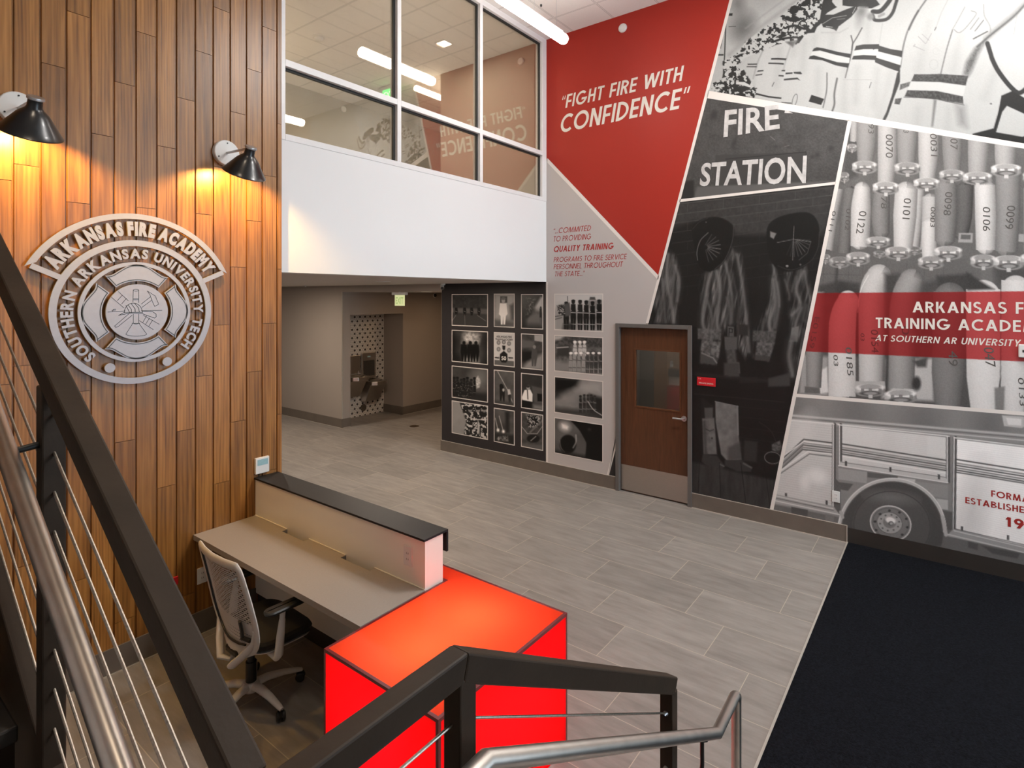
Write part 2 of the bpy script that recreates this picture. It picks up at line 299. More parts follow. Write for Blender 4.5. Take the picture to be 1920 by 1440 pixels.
# walls
struct(MB().box(-2.8, -2.6, FY-.2, 12.2, 0, ZC).build('wall_side', M['white']))
b = MB()                                               # long mural wall with the door opening left open
D0, D1, DZ = 3.453, 2.442, 2.185                        # door frame outer edges along Y, top
b.box(XM, XM+.16, D0-.03, YEND, 0, ZC); b.box(XM, XM+.16, FY, D1+.03, 0, ZC); b.box(XM, XM+.16, D1+.03, D0-.03, DZ-.03, ZC)
b.box(XM, XM+.16, YN, 12.2, 0, ZS); b.box(XM, XM+.16, YEND, YN, 2.62, ZS)
struct(b.build('wall_right', M['grey']))
struct(MB().box(XM+.16, XM+1.7, 1.9, 2.0, 0, 3).box(XM+.16, XM+1.7, 3.9, 4.0, 0, 3).box(XM+1.7, XM+1.8, 1.9, 4.0, 0, 3).box(XM+.16, XM+1.8, 1.9, 4, 3, 3.1).build('wall_room', M['grey']))
# white bulkhead, soffit, upper floor
struct(MB().box(2.66, XM, YB, YB+.2, ZS, ZSILL).box(2.66, XM, YB, YB+.2, ZC-.012, ZC+.05).build('wall_back', M['white']))
struct(MB().box(-2.6, XM, YB+.2, 12.2, ZS, 3.05).build('floor_upper', M['soffit']))
struct(MB().box(XM+.1605, XEND, YEND-.2, 12.2, 2.621, 3.05).build('ceiling_corridor', M['soffit']))
struct(MB().box(-2.8, XEND, FY-.2, 12.2, ZC, ZC+.12).build('ceiling', M['ceil']))
# corridor walls: niche wall, far ends
NX0, NX1 = 6.985, 8.34
b = MB(); b.box(XM+.1605, NX0, YN, YN+.15, 0, 2.62); b.box(NX1, XEND, YN, YN+.15, 0, 2.62); b.box(NX0, NX1, YN, YN+.15, 2.172, 2.62)
b.box(NX0-.1, NX0, YN+.15, YN+.72, 0, 2.3); b.box(NX1, NX1+.1, YN+.15, YN+.72, 0, 2.3); b.box(NX0, NX1, YN+.15, YN+.72, 2.172, 2.3)
struct(b.build('wall_corridor', M['grey']))
NB = 9.90
struct(MB().box(NX0, NX1, NB, NB+.05, 0, 2.172).build('wall_niche', M['hex']))
struct(MB().box(-2.6, XEND, 12.2, 12.35, 0, ZC).box(XEND, XEND+.15, FY, 12.2, 0, ZC).box(XM+.16, XEND, YEND-.15, YEND, 0, 2.62).build('wall_far', M['grey']))
# upper room
struct(MB().box(XM, XM+.16, YEND, YEND+.02, 3.05, ZC).box(-2.6, XEND, 9.0, 9.15, 3.05, ZC).box(2.4, 2.55, YB+.2, 9.0, 3.05, ZC).box(XM+.16, XEND, YEND-.15, YEND, 3.05, ZC).build('wall_upper', M['greyup']))
struct(MB().box(XM-.006, XM, YB+.2, YEND, 3.05, ZC).build('wall_upper_side', M['greyup']))
# plank wall (surface pattern stays in its one mesh); each board carries a random tint
joints = {1: (685,), 2: (122,), 3: (26, ), 4: (253,), 5: (157,), 6: (64,), 7: (276,), 8: (186,), 9: (99,), 10: (18,), 11: (212,), 12: (132,), 13: (54,), 14: (233,)}
px_c = [0, 50, 98, 145, 190, 233, 274, 312, 348, 382, 415, 446, 476, 505, 526]
v = []; f = []; cols = []
X0 = .921; PW = .1309; LEN = 1.22; gap = .0032
for k in range(-26, 14):
    xa = X0+k*PW; xb = xa+PW
    if k == 13: xb = 2.672
    j = k+1
    z0 = on_y(px_c[j], joints[j][0])[2] if 1 <= j <= 14 else (k*.43) % LEN
    zs = sorted(z for z in (z0+n*LEN for n in range(-6, 7)) if .0 < z < ZC-.02)
    zs = [0.0]+zs+[ZC]
    for a, c in zip(zs[:-1], zs[1:]):
        za = a+(.0012 if a > 0 else 0); zb = c-.0012; n = len(v); bev = .0035
        p = [(xa+gap, YW+.012, za), (xb-gap, YW+.012, za), (xb-gap, YW+.012, zb), (xa+gap, YW+.012, zb)]
        q = [(xa+gap+bev, YW, za+.0006), (xb-gap-bev, YW, za+.0006), (xb-gap-bev, YW, zb-.0006), (xa+gap+bev, YW, zb-.0006)]
        v += p+q; f += [(n+4, n+5, n+6, n+7)]+[(n+i, n+(i+1) % 4, n+4+(i+1) % 4, n+4+i) for i in range(4)]
        cols += [(random.random(), random.random(), random.random(), 1)]*8
n = len(v); bx = [(-2.6, YW+.012, 0), (2.672, YW+.012, 0), (2.672, YB+.2, 0), (-2.6, YB+.2, 0)]
v += bx+[(x, y, ZC) for x, y, z in bx]; f += [(n, n+1, n+5, n+4), (n+1, n+2, n+6, n+5), (n+2, n+3, n+7, n+6)]; cols += [(.05, .4, .4, 1)]*8
me = bpy.data.meshes.new('wall_left'); me.from_pydata(v, [], f); me.materials.append(M['plank']); me.update()
at = me.color_attributes.new('plank', 'FLOAT_COLOR', 'POINT'); at.data.foreach_set('color', np.array(cols, np.float32).ravel())
o = bpy.data.objects.new('wall_left', me); COL.objects.link(o); struct(o)
# facade behind the viewpoint: two-storey curtain wall
b = MB(); b.box(-2.6, 2.9, FY-.15, FY, 0, ZC); b.box(6.5, XM, FY-.15, FY, 0, ZC); b.box(2.9, 6.5, FY-.15, FY, 5.75, ZC)
struct(b.build('wall_front', M['white']))
b = MB()
for x in (2.9, 4.08, 5.26, 6.44): b.box(x, x+.06, FY-.12, FY, 0, 5.75)
for z in (0, 2.3, 4.0, 5.69): b.box(2.9, 6.5, FY-.11, FY-.01, z, z+.06)
wf = struct(b.build('window_2', M['doorframe']))
for x in (2.96, 4.14, 5.32):
    MB().box(x, x+1.12, FY-.07, FY-.06, .06, 5.69).build('pane', M['clear'], wf)
# interior glazing over the bulkhead
XL, XR = 2.672, XM
b = MB(); T = .062
def fr(x0, x1, z0, z1): b.box(x0, x1, YB-.004, YB+.11, z0, z1)
mull = [4.012, 5.335]
fr(XL, XL+.075, ZSILL, ZC-.012); fr(XR-.105, XR, ZSILL, ZC-.012); fr(XL+.075, XR-.105, ZSILL, ZSILL+.055); fr(XL+.075, XR-.105, ZC-.075, ZC-.012)
for x in mull: fr(x, x+.052, ZSILL+.055, ZC-.075)
xs = [XL+.075, mull[0], mull[0]+.052, mull[1], mull[1]+.052, XR-.105]
for i in (0, 2, 4): fr(xs[i], xs[i+1], ZT-.03, ZT+.03)
w1 = struct(b.build('window_1', M['frame'], bevel=.003))
for i in (0, 2, 4):
    for z0, z1 in ((ZSILL+.055, ZT-.03), (ZT+.03, ZC-.075)):
        x0, x1 = xs[i], xs[i+1]; g = .022
        MB().box(x0, x1, YB+.045, YB+.053, z0, z1).build('pane', M['glass'], w1)
        gk = MB()
        for a in ((x0, x1, z0, z0+g*.5), (x0, x1, z1-g, z1), (x0, x0+g*.5, z0+g*.5, z1-g), (x1-g, x1, z0+g*.5, z1-g)): gk.box(a[0], a[1], YB+.036, YB+.062, a[2], a[3])
        gk.build('gasket', M['gasket'], w1)
# bases
HB = .172
b = MB(); b.box(XM-.012, XM, D0, YEND, 0, HB); b.box(XM-.012, XM, .826, D1, 0, HB); b.box(XM-.012, XM+.16, YEND, YEND+.012, 0, HB)
struct(b.build('baseboard_right', M['base']))
b = MB(); b.box(XM-.017, XM-.012, D0, YEND+.017, 0, .006); b.box(XM-.017, XM-.012, .826, D1, 0, .006); b.box(XM-.0125, XM-.001, D0, YEND, HB, HB+.005); b.box(XM-.0125, XM-.001, .826, D1, HB, HB+.005)
b.box(XM-.017, XM-.001, .818, .826, 0, HB+.004)
struct(b.build('trim_1', M['grout']))
struct(MB().box(XM-.006, XM, FY, .818, 0, .155).build('baseboard_entrance', M['basedark']))
b = MB(); b.box(-2.6, 2.44, YW-.012, YW, 0, HB); struct(b.build('baseboard_left', M['base']))
struct(MB().box(-2.6, 2.44, YW-.018, YW-.012, 0, .006).build('trim_2', M['grout']))
b = MB(); b.box(XM-.012, XM, YN, 12.2, 0, HB); b.box(XM-.012, NX0, YN-.012, YN, 0, HB); b.box(NX1, XEND, YN-.012, YN, 0, HB); b.box(NX1-.012, NX1, YN, NB, 0, HB)
struct(b.build('baseboard_corridor', M['base']))
b = MB(); b.box(XM-.018, XM-.012, YN-.018, 12.2, 0, .006); b.box(XM-.018, NX0, YN-.018, YN-.012, 0, .006); b.box(NX1-.018, XEND, YN-.018, YN-.012, 0, .006)
b.box(XM-.004, XM+.010, YN-.004, YN+.010, HB, 2.62); struct(b.build('trim_3', M['grout']))
struct(MB().box(XM+.01, XM+.16, YEND, YEND+.006, HB, 2.62).build('trim_4', M['soffit']))
struct(MB().box(2.62, XM-.006, .812, .826, 0, .006).build('trim_5', M['grout']))
# entrance mat
tag(MB().box(2.62, XM-.006, FY+.05, .812, 0, .005).build('entrance_carpet', M['carpet']), 'dark blue black entrance carpet laid beside the grey floor tiles', 'carpet')
# door
b = MB(); F0 = .05
def jamb(y0, y1, z0, z1, x0=XM-.022, x1=XM+.13): b.box(x0, x1, y0, y1, z0, z1)
jamb(D1, D1+F0, 0, DZ); jamb(D0-F0, D0, 0, DZ); jamb(D1+F0, D0-F0, DZ-F0, DZ)
jamb(D0-F0-.035, D0-F0, 0, DZ-F0, XM+.085, XM+.13); jamb(D1+F0, D1+F0+.02, 0, DZ-F0, XM+.085, XM+.13); jamb(D1+F0+.02, D0-F0-.035, DZ-F0-.02, DZ-F0, XM+.085, XM+.13)
d1 = struct(b.build('door_1', M['doorframe'], bevel=.003))
LX0, LX1 = XM+.036, XM+.081; LY0, LY1 = D1+F0+.004, D0-F0-.004; LZ0, LZ1 = .012, DZ-F0-.004
G0 = (3.212, 1.798); G1 = (2.508, .965)              # vision panel corners (Y, Z)
ga = on_x(1189.5, 653, LX0); gb = on_x(1277, 773, LX0); G0 = (ga[1], ga[2]); G1 = (gb[1], on_x(1189.5, 763, LX0)[2])
b = MB(); b.box(LX0, LX1, LY0, G1[0], LZ0, LZ1); b.box(LX0, LX1, G0[0], LY1, LZ0, LZ1); b.box(LX0, LX1, G1[0], G0[0], LZ0, G1[1]); b.box(LX0, LX1, G1[0], G0[0], G0[1], LZ1)
leaf = b.build('door_leaf', M['doorwood'], d1)
b = MB(); g = .018
b.box(LX0-.005, LX0+.03, G1[0], G1[0]+g, G1[1], G0[1]); b.box(LX0-.005, LX0+.03, G0[0]-g, G0[0], G1[1], G0[1]); b.box(LX0-.005, LX0+.03, G1[0]+g, G0[0]-g, G1[1], G1[1]+g); b.box(LX0-.005, LX0+.03, G1[0]+g, G0[0]-g, G0[1]-g, G0[1])
b.build('glazing_bead', mat('walnut_bead', (.10, .038, .015), .35, var=(20, .15)), leaf)
MB().box(LX0+.018, LX0+.024, G1[0]+g, G0[0]-g, G1[1]+g, G0[1]-g).build('vision_glass', M['clear'], leaf)
MB().box(LX0-.003, LX0, LY0+.004, LY1-.004, .02, .345).build('kick_plate', M['stainless'], leaf)
hy, hz = LY0+.072, .98
ha = on_x(1283, 785, LX0); hy, hz = max(ha[1], LY0+.05), ha[2]
b = MB(); b.cyl((LX0, hy, hz), (LX0-.012, hy, hz), .034); b.cyl((LX0-.012, hy, hz), (LX0-.055, hy, hz), .011); b.tube([(LX0-.052, hy, hz), (LX0-.056, hy+.03, hz), (LX0-.056, hy+.125, hz)], .010)
b.build('door_handle', M['alu'], leaf, smooth=True)
# ================================================================== lettering
def arcpts(cx, cy, rx, ry, a0, a1, w, n=22):
    A = [math.radians(a0+(a1-a0)*i/n) for i in range(n+1)]
    return [(cx+rx*math.cos(a), cy+ry*math.sin(a)) for a in A]+[(cx+(rx-w)*math.cos(a), cy+(ry-w)*math.sin(a)) for a in reversed(A)]
def glyph(ch, w):
    h = w*.9; S = lambda x, a=0, c=1: [(x, a), (x+w, a), (x+w, c), (x, c)]
    B = lambda x0, x1, y: [(x0, y), (x1, y), (x1, y+h), (x0, y+h)]
    D = lambda x0, x1, y0=0, y1=1, d=None: [(x0, y0), (x0+(d or w*1.12), y0), (x1+(d or w*1.12), y1), (x1, y1)]
    R = arcpts; d = w*1.12
    if ch in 'OQ0':
        rx = .52 if ch != '0' else .36
        p = [R(rx, .5, rx, .515, 0, 180, w), R(rx, .5, rx, .515, 180, 360, w)]
        return p+([D(.62, .62+.34-d, .32, -.04)] if ch == 'Q' else []), 2*rx
    if ch == 'A': a = .41; return [D(0, a-d/2+.0), D(2*a-d, a-d/2), B(.2, 2*a-.2, .22)], 2*a
    if ch == 'B': return [S(0), R(w*.9, .735, .44, .265, -90, 90, h), R(w*.9, .275, .50, .275, -90, 90, h), B(w*.9, w, .0), B(w*.9, w, 1-h)], .5+w*.9
    if ch == 'C': return [R(.5, .5, .5, .515, 48, 312, w)], .84
    if ch == 'D': return [S(0), R(w*.8, .5, .60, .5, -90, 90, h)], .60+w*.8
    if ch == 'E': return [S(0), B(w, .52, 0), B(w, .50, .5-h/2), B(w, .52, 1-h)], .52
    if ch == 'F': return [S(0), B(w, .49, .46-h/2), B(w, .50, 1-h)], .50
    if ch == 'G': return [R(.5, .5, .5, .515, 45, 345, w), B(.52, 1.0, .5-h)], 1.0
    if ch == 'H': return [S(0), S(.64-w), B(w, .64-w, .5-h/2)], .64
    if ch == 'I': return [S(0)], w
    if ch == 'J': return [S(.25, .2), R(.1, .22, .15+w, .22, 180, 360, w)], .25+w
    if ch == 'K': return [S(0), D(w*.9, .62-d, .38, 1), D(.64-d+.04, w*1.1, 0, .60)], .68
    if ch == 'L': return [S(0), B(w, .46, 0)], .46
    if ch == 'M': return [D(0, .10, d=w), D(.95-w, .85-w, d=w), D(.475-d*.45, .10, 0, 1, d*.9), D(.475-d*.45, .85-d*.9, 0, 1, d*.9)], .95
    if ch == 'N': return [S(0), S(.72-w), D(.72-d, 0, 0, 1)], .72
    if ch == 'P': return [S(0), R(w*.9, .70, .46, .30, -90, 90, h)], .46+w*.9
    if ch == 'R': return [S(0), R(w*.9, .71, .44, .29, -90, 90, h), D(.60-d+.03, w*1.25, 0, .48)], .63
    if ch in 'S': return [R(.27, .735, .27, .28, 25, 270, h), R(.27, .27, .30, .285, -155, 90, h)], .56
    if ch == '5': return [R(.27, .32, .30, .335, -150, 110, h), B(.10, .52, 1-h), D(.06, .12, .50, 1, w)], .57
    if ch == 'T': return [S(.29-w/2, 0, 1-h), B(0, .58, 1-h)], .58
    if ch == 'U': return [S(0, .3), S(.66-w, .3), R(.33, .32, .33, .335, 180, 360, w)], .66
    if ch == 'V': return [D(.40-d/2, 0), D(.40-d/2, .80-d)], .80
    if ch == 'W': return [D(.32-d/2, 0), D(.32-d/2, .60-d/2), D(.88-d/2, .60-d/2), D(.88-d/2, 1.2-d)], 1.2
    if ch == 'Y': return [S(.35-w/2, 0, .46), D(.35-d/2, 0, .42, 1), D(.35-d/2, .70-d, .42, 1)], .70
    if ch == '1': return [S(.16), D(0, .14, .72, 1, w)], .16+w
    if ch == '9': return [R(.32, .68, .32, .33, 0, 180, w), R(.32, .68, .32, .33, 180, 360, w), D(.16, .46, 0, .58, d)], .66
    if ch == '6': return [R(.32, .32, .32, .33, 0, 180, w), R(.32, .32, .32, .33, 180, 360, w), D(.06, .34, .42, 1, d)], .66
    if ch == '.': return [[(0, 0), (w*1.05, 0), (w*1.05, w*1.05), (0, w*1.05)]], w*1.05
    if ch in '\u201c\u201d':
        q = []
        for k in (0, 1):
            x = k*.19
            q.append([(x, .70), (x+.09, .70), (x+.14, 1.0), (x+.05, 1.0)] if ch == '\u201d' else [(x+.02, .68), (x+.12, .68), (x+.13, .92), (x+.09, 1.0)])
        return q, .34
    return [], .3
def futura(text, w, track=.13):
    x = 0; out = []
    for ch in text:
        if ch == ' ': x += .44; continue
        p, adv = glyph(ch, w); out += [[(a+x, c) for a, c in q] for q in p]; x += adv+track*(1 if ch not in '.' else .8)
    return out, x-track
def wall_line(mb, text, w, p0, x1, top, slant=0, off=.0022, track=.13, fit=None):
    """one printed line on the mural wall: baseline starts at traced point p0, ends at traced column x1, cap height from row top"""
    y0, z0 = on_x(*p0)[1:]; y1 = on_x(x1, p0[1])[1]; zt = on_x(p0[0], top)[2]; H = zt-z0
    polys, width = futura(text, w, track)
    if fit: width = futura(fit, w, track)[1]              # x1 is where this much of the line ends
    k = (y0-y1)/(width+slant)
    for i, q in enumerate(polys):
        o = off+.00006*(i % 9)
        mb.flat([(XM-o, y0-(a+slant*c)*k, z0+c*H) for a, c in q])
def font_mesh(text, bold=0.0, size=1.0, shear=0):
    c = bpy.data.curves.new('t', 'FONT'); c.body = text; c.size = size; c.offset = bold; c.shear = shear; c.resolution_u = 4
    o = bpy.data.objects.new('t', c); COL.objects.link(o); dg = bpy.context.evaluated_depsgraph_get(); dg.update()
    me = bpy.data.meshes.new_from_object(o.evaluated_get(dg)); V = [tuple(v.co)[:2] for v in me.vertices]; F = [tuple(p.vertices) for p in me.polygons]
    # outline edges, for thickness
    cnt = {}
    for p in F:
        for i in range(len(p)):
            e = (p[i], p[(i+1) % len(p)]); cnt[tuple(sorted(e))] = cnt.get(tuple(sorted(e)), [])+[e]
    E = [v[0] for v in cnt.values() if len(v) == 1]
    bpy.data.objects.remove(o); bpy.data.curves.remove(c); bpy.data.meshes.remove(me)
    xs = [p[0] for p in V]; ys = [p[1] for p in V]
    return V, F, E, (min(xs), max(xs), min(ys), max(ys))
_fc = {}
def fm(text, bold=0.0, shear=0):
    k = (text, bold, shear)
    if k not in _fc: _fc[k] = font_mesh(text, bold, 1, shear)
    return _fc[k]
def letters_on(mb, text, fn, bold=0.0, shear=0, m=0):
    """fn maps (u,v in 0..1 of the text box) to a point"""
    V, F, E, (a, b, c, d) = fm(text, bold, shear)
    mb.add([fn((x-a)/(b-a), (y-c)/(d-c)) for x, y in V], F, m)
def quad_fn(p00, p10, p01, p11, off, x=XM):
    q = [np.array(on_x(*p, x)) for p in (p00, p10, p01, p11)]
    def fn(u, v):
        r = (q[0]*(1-u)+q[1]*u)*(1-v)+(q[2]*(1-u)+q[3]*u)*v; return (x-off, r[1], r[2])
    return fn
# ================================================================== the printer: grey values laid on a fine grid of the wall covering
class Print:
    def __init__(s, px, py, base):
        s.x = px; s.y = py; s.c = np.zeros(px.shape)+base
    def _sel(s, x0, x1, y0, y1): return np.nonzero((s.x > x0) & (s.x < x1) & (s.y > y0) & (s.y < y1))[0]
    def _mix(s, i, c, a):
        if callable(c): c = c(s.x[i], s.y[i])
        s.c[i] = s.c[i]*(1-a)+c*a
    def poly(s, pts, c, soft=.7, a=1.0, curve=0):
        if curve: pts = smooth_path(pts, curve, True)
        P = np.array(pts, float); i = s._sel(P[:, 0].min()-soft*2, P[:, 0].max()+soft*2, P[:, 1].min()-soft*2, P[:, 1].max()+soft*2)
        if not len(i): return
        x = s.x[i]; y = s.y[i]; ins = np.zeros(x.shape, bool); d = np.full(x.shape, 1e9); n = len(P)
        for k in range(n):
            ax, ay = P[k]; bx, by = P[(k+1) % n]; dx, dy = bx-ax, by-ay; L = dx*dx+dy*dy+1e-12
            t = np.clip(((x-ax)*dx+(y-ay)*dy)/L, 0, 1); d = np.minimum(d, (x-ax-t*dx)**2+(y-ay-t*dy)**2)
            cr = ((ay > y) != (by > y)) & (x < dx*(y-ay)/(dy if abs(dy) > 1e-9 else 1e-9)+ax); ins ^= cr
        sd = np.sqrt(d)*np.where(ins, 1, -1); s._mix(i, c, a*np.clip(.5+sd/(2*soft), 0, 1))
    def line(s, pts, w, c, soft=.6, a=1.0, curve=0, taper=0):
        if curve: pts = smooth_path(pts, curve)
        P = np.array(pts, float); m = w+soft*2; i = s._sel(P[:, 0].min()-m, P[:, 0].max()+m, P[:, 1].min()-m, P[:, 1].max()+m)
        if not len(i): return
        x = s.x[i]; y = s.y[i]; d = np.full(x.shape, 1e9)
        for k in range(len(P)-1):
            ax, ay = P[k]; bx, by = P[k+1]; dx, dy = bx-ax, by-ay; L = dx*dx+dy*dy+1e-12
            t = np.clip(((x-ax)*dx+(y-ay)*dy)/L, 0, 1); d = np.minimum(d, (x-ax-t*dx)**2+(y-ay-t*dy)**2)
        s._mix(i, c, a*np.clip(.5+(w/2-np.sqrt(d))/(2*soft), 0, 1))
    def ell(s, cx, cy, rx, ry, c, ang=0, soft=.8, a=1.0):
        R = max(rx, ry)+soft*2; i = s._sel(cx-R, cx+R, cy-R, cy+R)
        if not len(i): return
        ca, sa = math.cos(math.radians(ang)), math.sin(math.radians(ang)); x = s.x[i]-cx; y = s.y[i]-cy
        u = (x*ca+y*sa)/rx; v = (-x*sa+y*ca)/ry; r = np.sqrt(u*u+v*v); s._mix(i, c, a*np.clip(.5+(1-r)*min(rx, ry)/(2*soft), 0, 1))
    def ring(s, cx, cy, rx, ry, w, c, ang=0, soft=.6, a=1.0, a0=0, a1=360):
        A = np.radians(np.linspace(a0, a1, 40)); ca, sa = math.cos(math.radians(ang)), math.sin(math.radians(ang))
        s.line([(cx+rx*math.cos(t)*ca-ry*math.sin(t)*sa, cy+rx*math.cos(t)*sa+ry*math.sin(t)*ca) for t in A], w, c, soft, a)
    def noise(s, x=None, y=None, k=.1, seed=0, oct=3):
        x = (s.x if x is None else x)*k; y = (s.y if y is None else y)*k; out = 0; amp = 1; tot = 0
        for o in range(oct):
            xi = np.floor(x).astype(np.int64); yi = np.floor(y).astype(np.int64); fx = x-xi; fy = y-yi; fx = fx*fx*(3-2*fx); fy = fy*fy*(3-2*fy)
            def h(a, b):
                n = (a*374761393+b*668265263+seed*974634777+o*1274126177) & 0xffffffff; n = ((n ^ (n >> 13))*1274126177) & 0xffffffff
                return ((n ^ (n >> 16)) & 0xffff)/65535.0
            v = (h(xi, yi)*(1-fx)+h(xi+1, yi)*fx)*(1-fy)+(h(xi, yi+1)*(1-fx)+h(xi+1, yi+1)*fx)*fy
            out = out+v*amp; tot += amp; amp *= .5; x = x*2.03+17; y = y*2.03+9
        return out/tot
    def grain(s, amp, k=.8, seed=3): s.c = s.c+(s.noise(k=k, seed=seed, oct=2)-.5)*2*amp
    def tube(s, pts, wid, light, dark, bias=-.25, soft=.9, curve=6):
        """a round hose: centre line, half widths, light and dark greys"""
        P = np.array(smooth_path(pts, curve) if curve else pts, float)
        Wd = np.interp(np.linspace(0, 1, len(P)), np.linspace(0, 1, len(wid)), wid); m = max(wid)+2
        i = s._sel(P[:, 0].min()-m, P[:, 0].max()+m, P[:, 1].min()-m, P[:, 1].max()+m)
        if not len(i): return
        x = s.x[i]; y = s.y[i]; best = np.full(x.shape, 1e9); sg = np.zeros(x.shape); ww = np.ones(x.shape)
        for k in range(len(P)-1):
            ax, ay = P[k]; bx, by = P[k+1]; dx, dy = bx-ax, by-ay; L = dx*dx+dy*dy+1e-12; tr = ((x-ax)*dx+(y-ay)*dy)/L
            t = np.clip(tr, 0, 1); ex = x-ax-t*dx; ey = y-ay-t*dy; d = ex*ex+ey*ey
            if k == 0: d = np.where(tr < 0, 1e9, d)
            if k == len(P)-2: d = np.where(tr > 1, 1e9, d)
            u = d < best; best = np.where(u, d, best); sg = np.where(u, np.sign(dx*ey-dy*ex), sg); ww = np.where(u, Wd[k]+(Wd[k+1]-Wd[k])*t, ww)
        d = np.sqrt(best); q = np.clip(d/ww, 0, 1)*sg; sh = np.clip(1-((q+bias)/1.15)**2*1.0, 0, 1)
        s._mix(i, dark+(light-dark)*sh, np.clip(.5+(ww-d)/(2*soft), 0, 1))
def printed(name, parent, corners, res, paint, base, gain=1.0, off=.0012, tint=(1, .975, .955), hole=None, material=None, colour=None):
    """a print on the mural wall: corners TL,TR,BR,BL traced; grid of res x res; paint(Print) fills the greys"""
    q = [np.array(on_x(*p)) for p in corners]; nu, nv = res
    u, v = np.meshgrid(np.linspace(0, 1, nu), np.linspace(0, 1, nv))
    u = u.ravel()[:, None]; v = v.ravel()[:, None]
    P = (q[0]*(1-u)+q[1]*u)*(1-v)+(q[3]*(1-u)+q[2]*u)*v
    px, py = wall_pix(P[:, 1], P[:, 2]); pr = Print(px, py, base); paint(pr)
    c = lin(np.clip(pr.c, 4, 250))*gain; C = np.ones((len(c), 4), np.float32); C[:, :3] = c[:, None]*np.array(tint)
    if colour is not None: C[:, :3] = colour(px, py, C[:, :3])
    P[:, 0] = XM-off; o = OFF.get(parent, Vector((0, 0, 0))); P = P-np.array(o)
    idx = np.arange(nu*nv).reshape(nv, nu); F = np.stack([idx[:-1, :-1], idx[:-1, 1:], idx[1:, 1:], idx[1:, :-1]], -1).reshape(-1, 4)
    if hole is not None:
        ctr = P[F].mean(1)+np.array(o); F = F[~((ctr[:, 1] > hole[0]) & (ctr[:, 1] < hole[1]) & (ctr[:, 2] < hole[2]))]
    me = bpy.data.meshes.new(name); me.vertices.add(len(P)); me.vertices.foreach_set('co', P.ravel()); n = len(F)
    me.loops.add(n*4); me.polygons.add(n); me.loops.foreach_set('vertex_index', F.ravel().astype(np.int32)); me.polygons.foreach_set('loop_start', np.arange(0, n*4, 4, dtype=np.int32))
    me.update(calc_edges=True); me.materials.append(material or M['ink'])
    a = me.color_attributes.new('ink', 'FLOAT_COLOR', 'POINT'); a.data.foreach_set('color', C.ravel())
    ob = bpy.data.objects.new(name, me); COL.objects.link(ob)
    if parent: ob.parent = parent; OFF[ob] = o
    return ob
def strip(mb, a, b, c, d, off=.0016): mb.flat([(XM-off,)+on_x(*p)[1:] for p in (a, b, c, d)])
# ================================================================== mural wall covering
L0 = lambda y: 1367-.2575*y
L1 = lambda y: L0(y)+6.4-.0022*y
RL = lambda y: 1590-.2007*(y-225)
RR = lambda y: 1597-.2011*(y-227)
def T(s, ox, oy): return lambda *a: [(ox+s*a[i], oy+s*a[i+1]) for i in range(0, len(a), 2)]
z5 = T(.3125, 1320, 0); z7 = T(.2778, 1520, 380); z6 = T(.2638, 1200, 340); zd = T(.2639, 1120, 580); z8 = T(.25, 1440, 720); zh = T(.264, 820, 520); zp = T(.14583, 1380, 0); zq = T(.14583, 1640, 0)
def ceil_y(x): Y = on_x(x, 500)[1]; return float(wall_pix(Y, ZC)[1])
def at(y, z, off): return (XM-off, y, z)
# --- red field with the quotation
t = thing('mural', (XM, 3.6, 4.9), 'plain red mural panel with the white FIGHT FIRE WITH CONFIDENCE quotation', 'wall mural')
yc = -44.5; b = MB()
b.flat([at(YB+.001, ZC, .001), at(on_x(L0(yc), yc)[1], ZC, .001), at(*on_x(L0(517), 517)[1:], .001), at(YB+.001, on_x(1026.5, 296)[2], .001)])
b.build('red_field', M['red'], t)
def words(t, m, *lines):                              # each printed line its own part
    for a in lines:
        b = MB(); wall_line(b, *a); b.build('lettering', M[m], t, fix=False)
words(t, 'paleink', ('\u201cFIGHT FIRE WITH', .175, (1051, 204.6), 1283, 180.5, .20), ('CONFIDENCE\u201d', .175, (1049.5, 249.5), 1295, 217, .20))
# --- grey field with the mission statement
t = thing('mural', (XM, 3.6, 2.3), 'light grey mural panel lettered in red with QUALITY TRAINING', 'wall mural')
b = MB(); b.flat([at(YB+.001, on_x(1026.5, 300)[2], .0008), at(*on_x(L0(520), 520)[1:], .0008), at(on_x(L0(606.5), 606.5)[1], DZ, .0008), at(D0, DZ, .0008), at(D0, on_x(1155, 823)[2], .0008), at(on_x(L0(900), 900)[1], .1, .0008), at(YB+.001, .1, .0008)])
b.build('grey_field', M['mgrey'], t)
for tx, w, x0, y0, x1, top in (('\u201c...COMMITED', .125, 1036.8, 438, 1109.3, 428.3), ('TO PROVIDING', .125, 1037.2, 453.3, 1109.5, 443.4), ('QUALITY TRAINING', .20, 1037.8, 472.8, 1152, 462), ('PROGRAMS TO FIRE SERVICE', .125, 1038.2, 491.7, 1175.8, 482.5), ('PERSONNEL THROUGHOUT', .125, 1038.2, 504.8, 1168.5, 495.5), ('THE STATE...\u201d', .125, 1039.6, 518.4, 1096.8, 509.3)):
    words(t, 'redink', (tx, w, (x0, y0), x1, top, .20))
# --- white dividing lines
t = thing('mural_border', (XM, 1.5, 3.1), 'network of white dividing lines between the mural pictures', 'wall mural')
b = MB(); k = .0017
def st(*p): b.flat([at(*on_x(*q)[1:], k) for q in p])

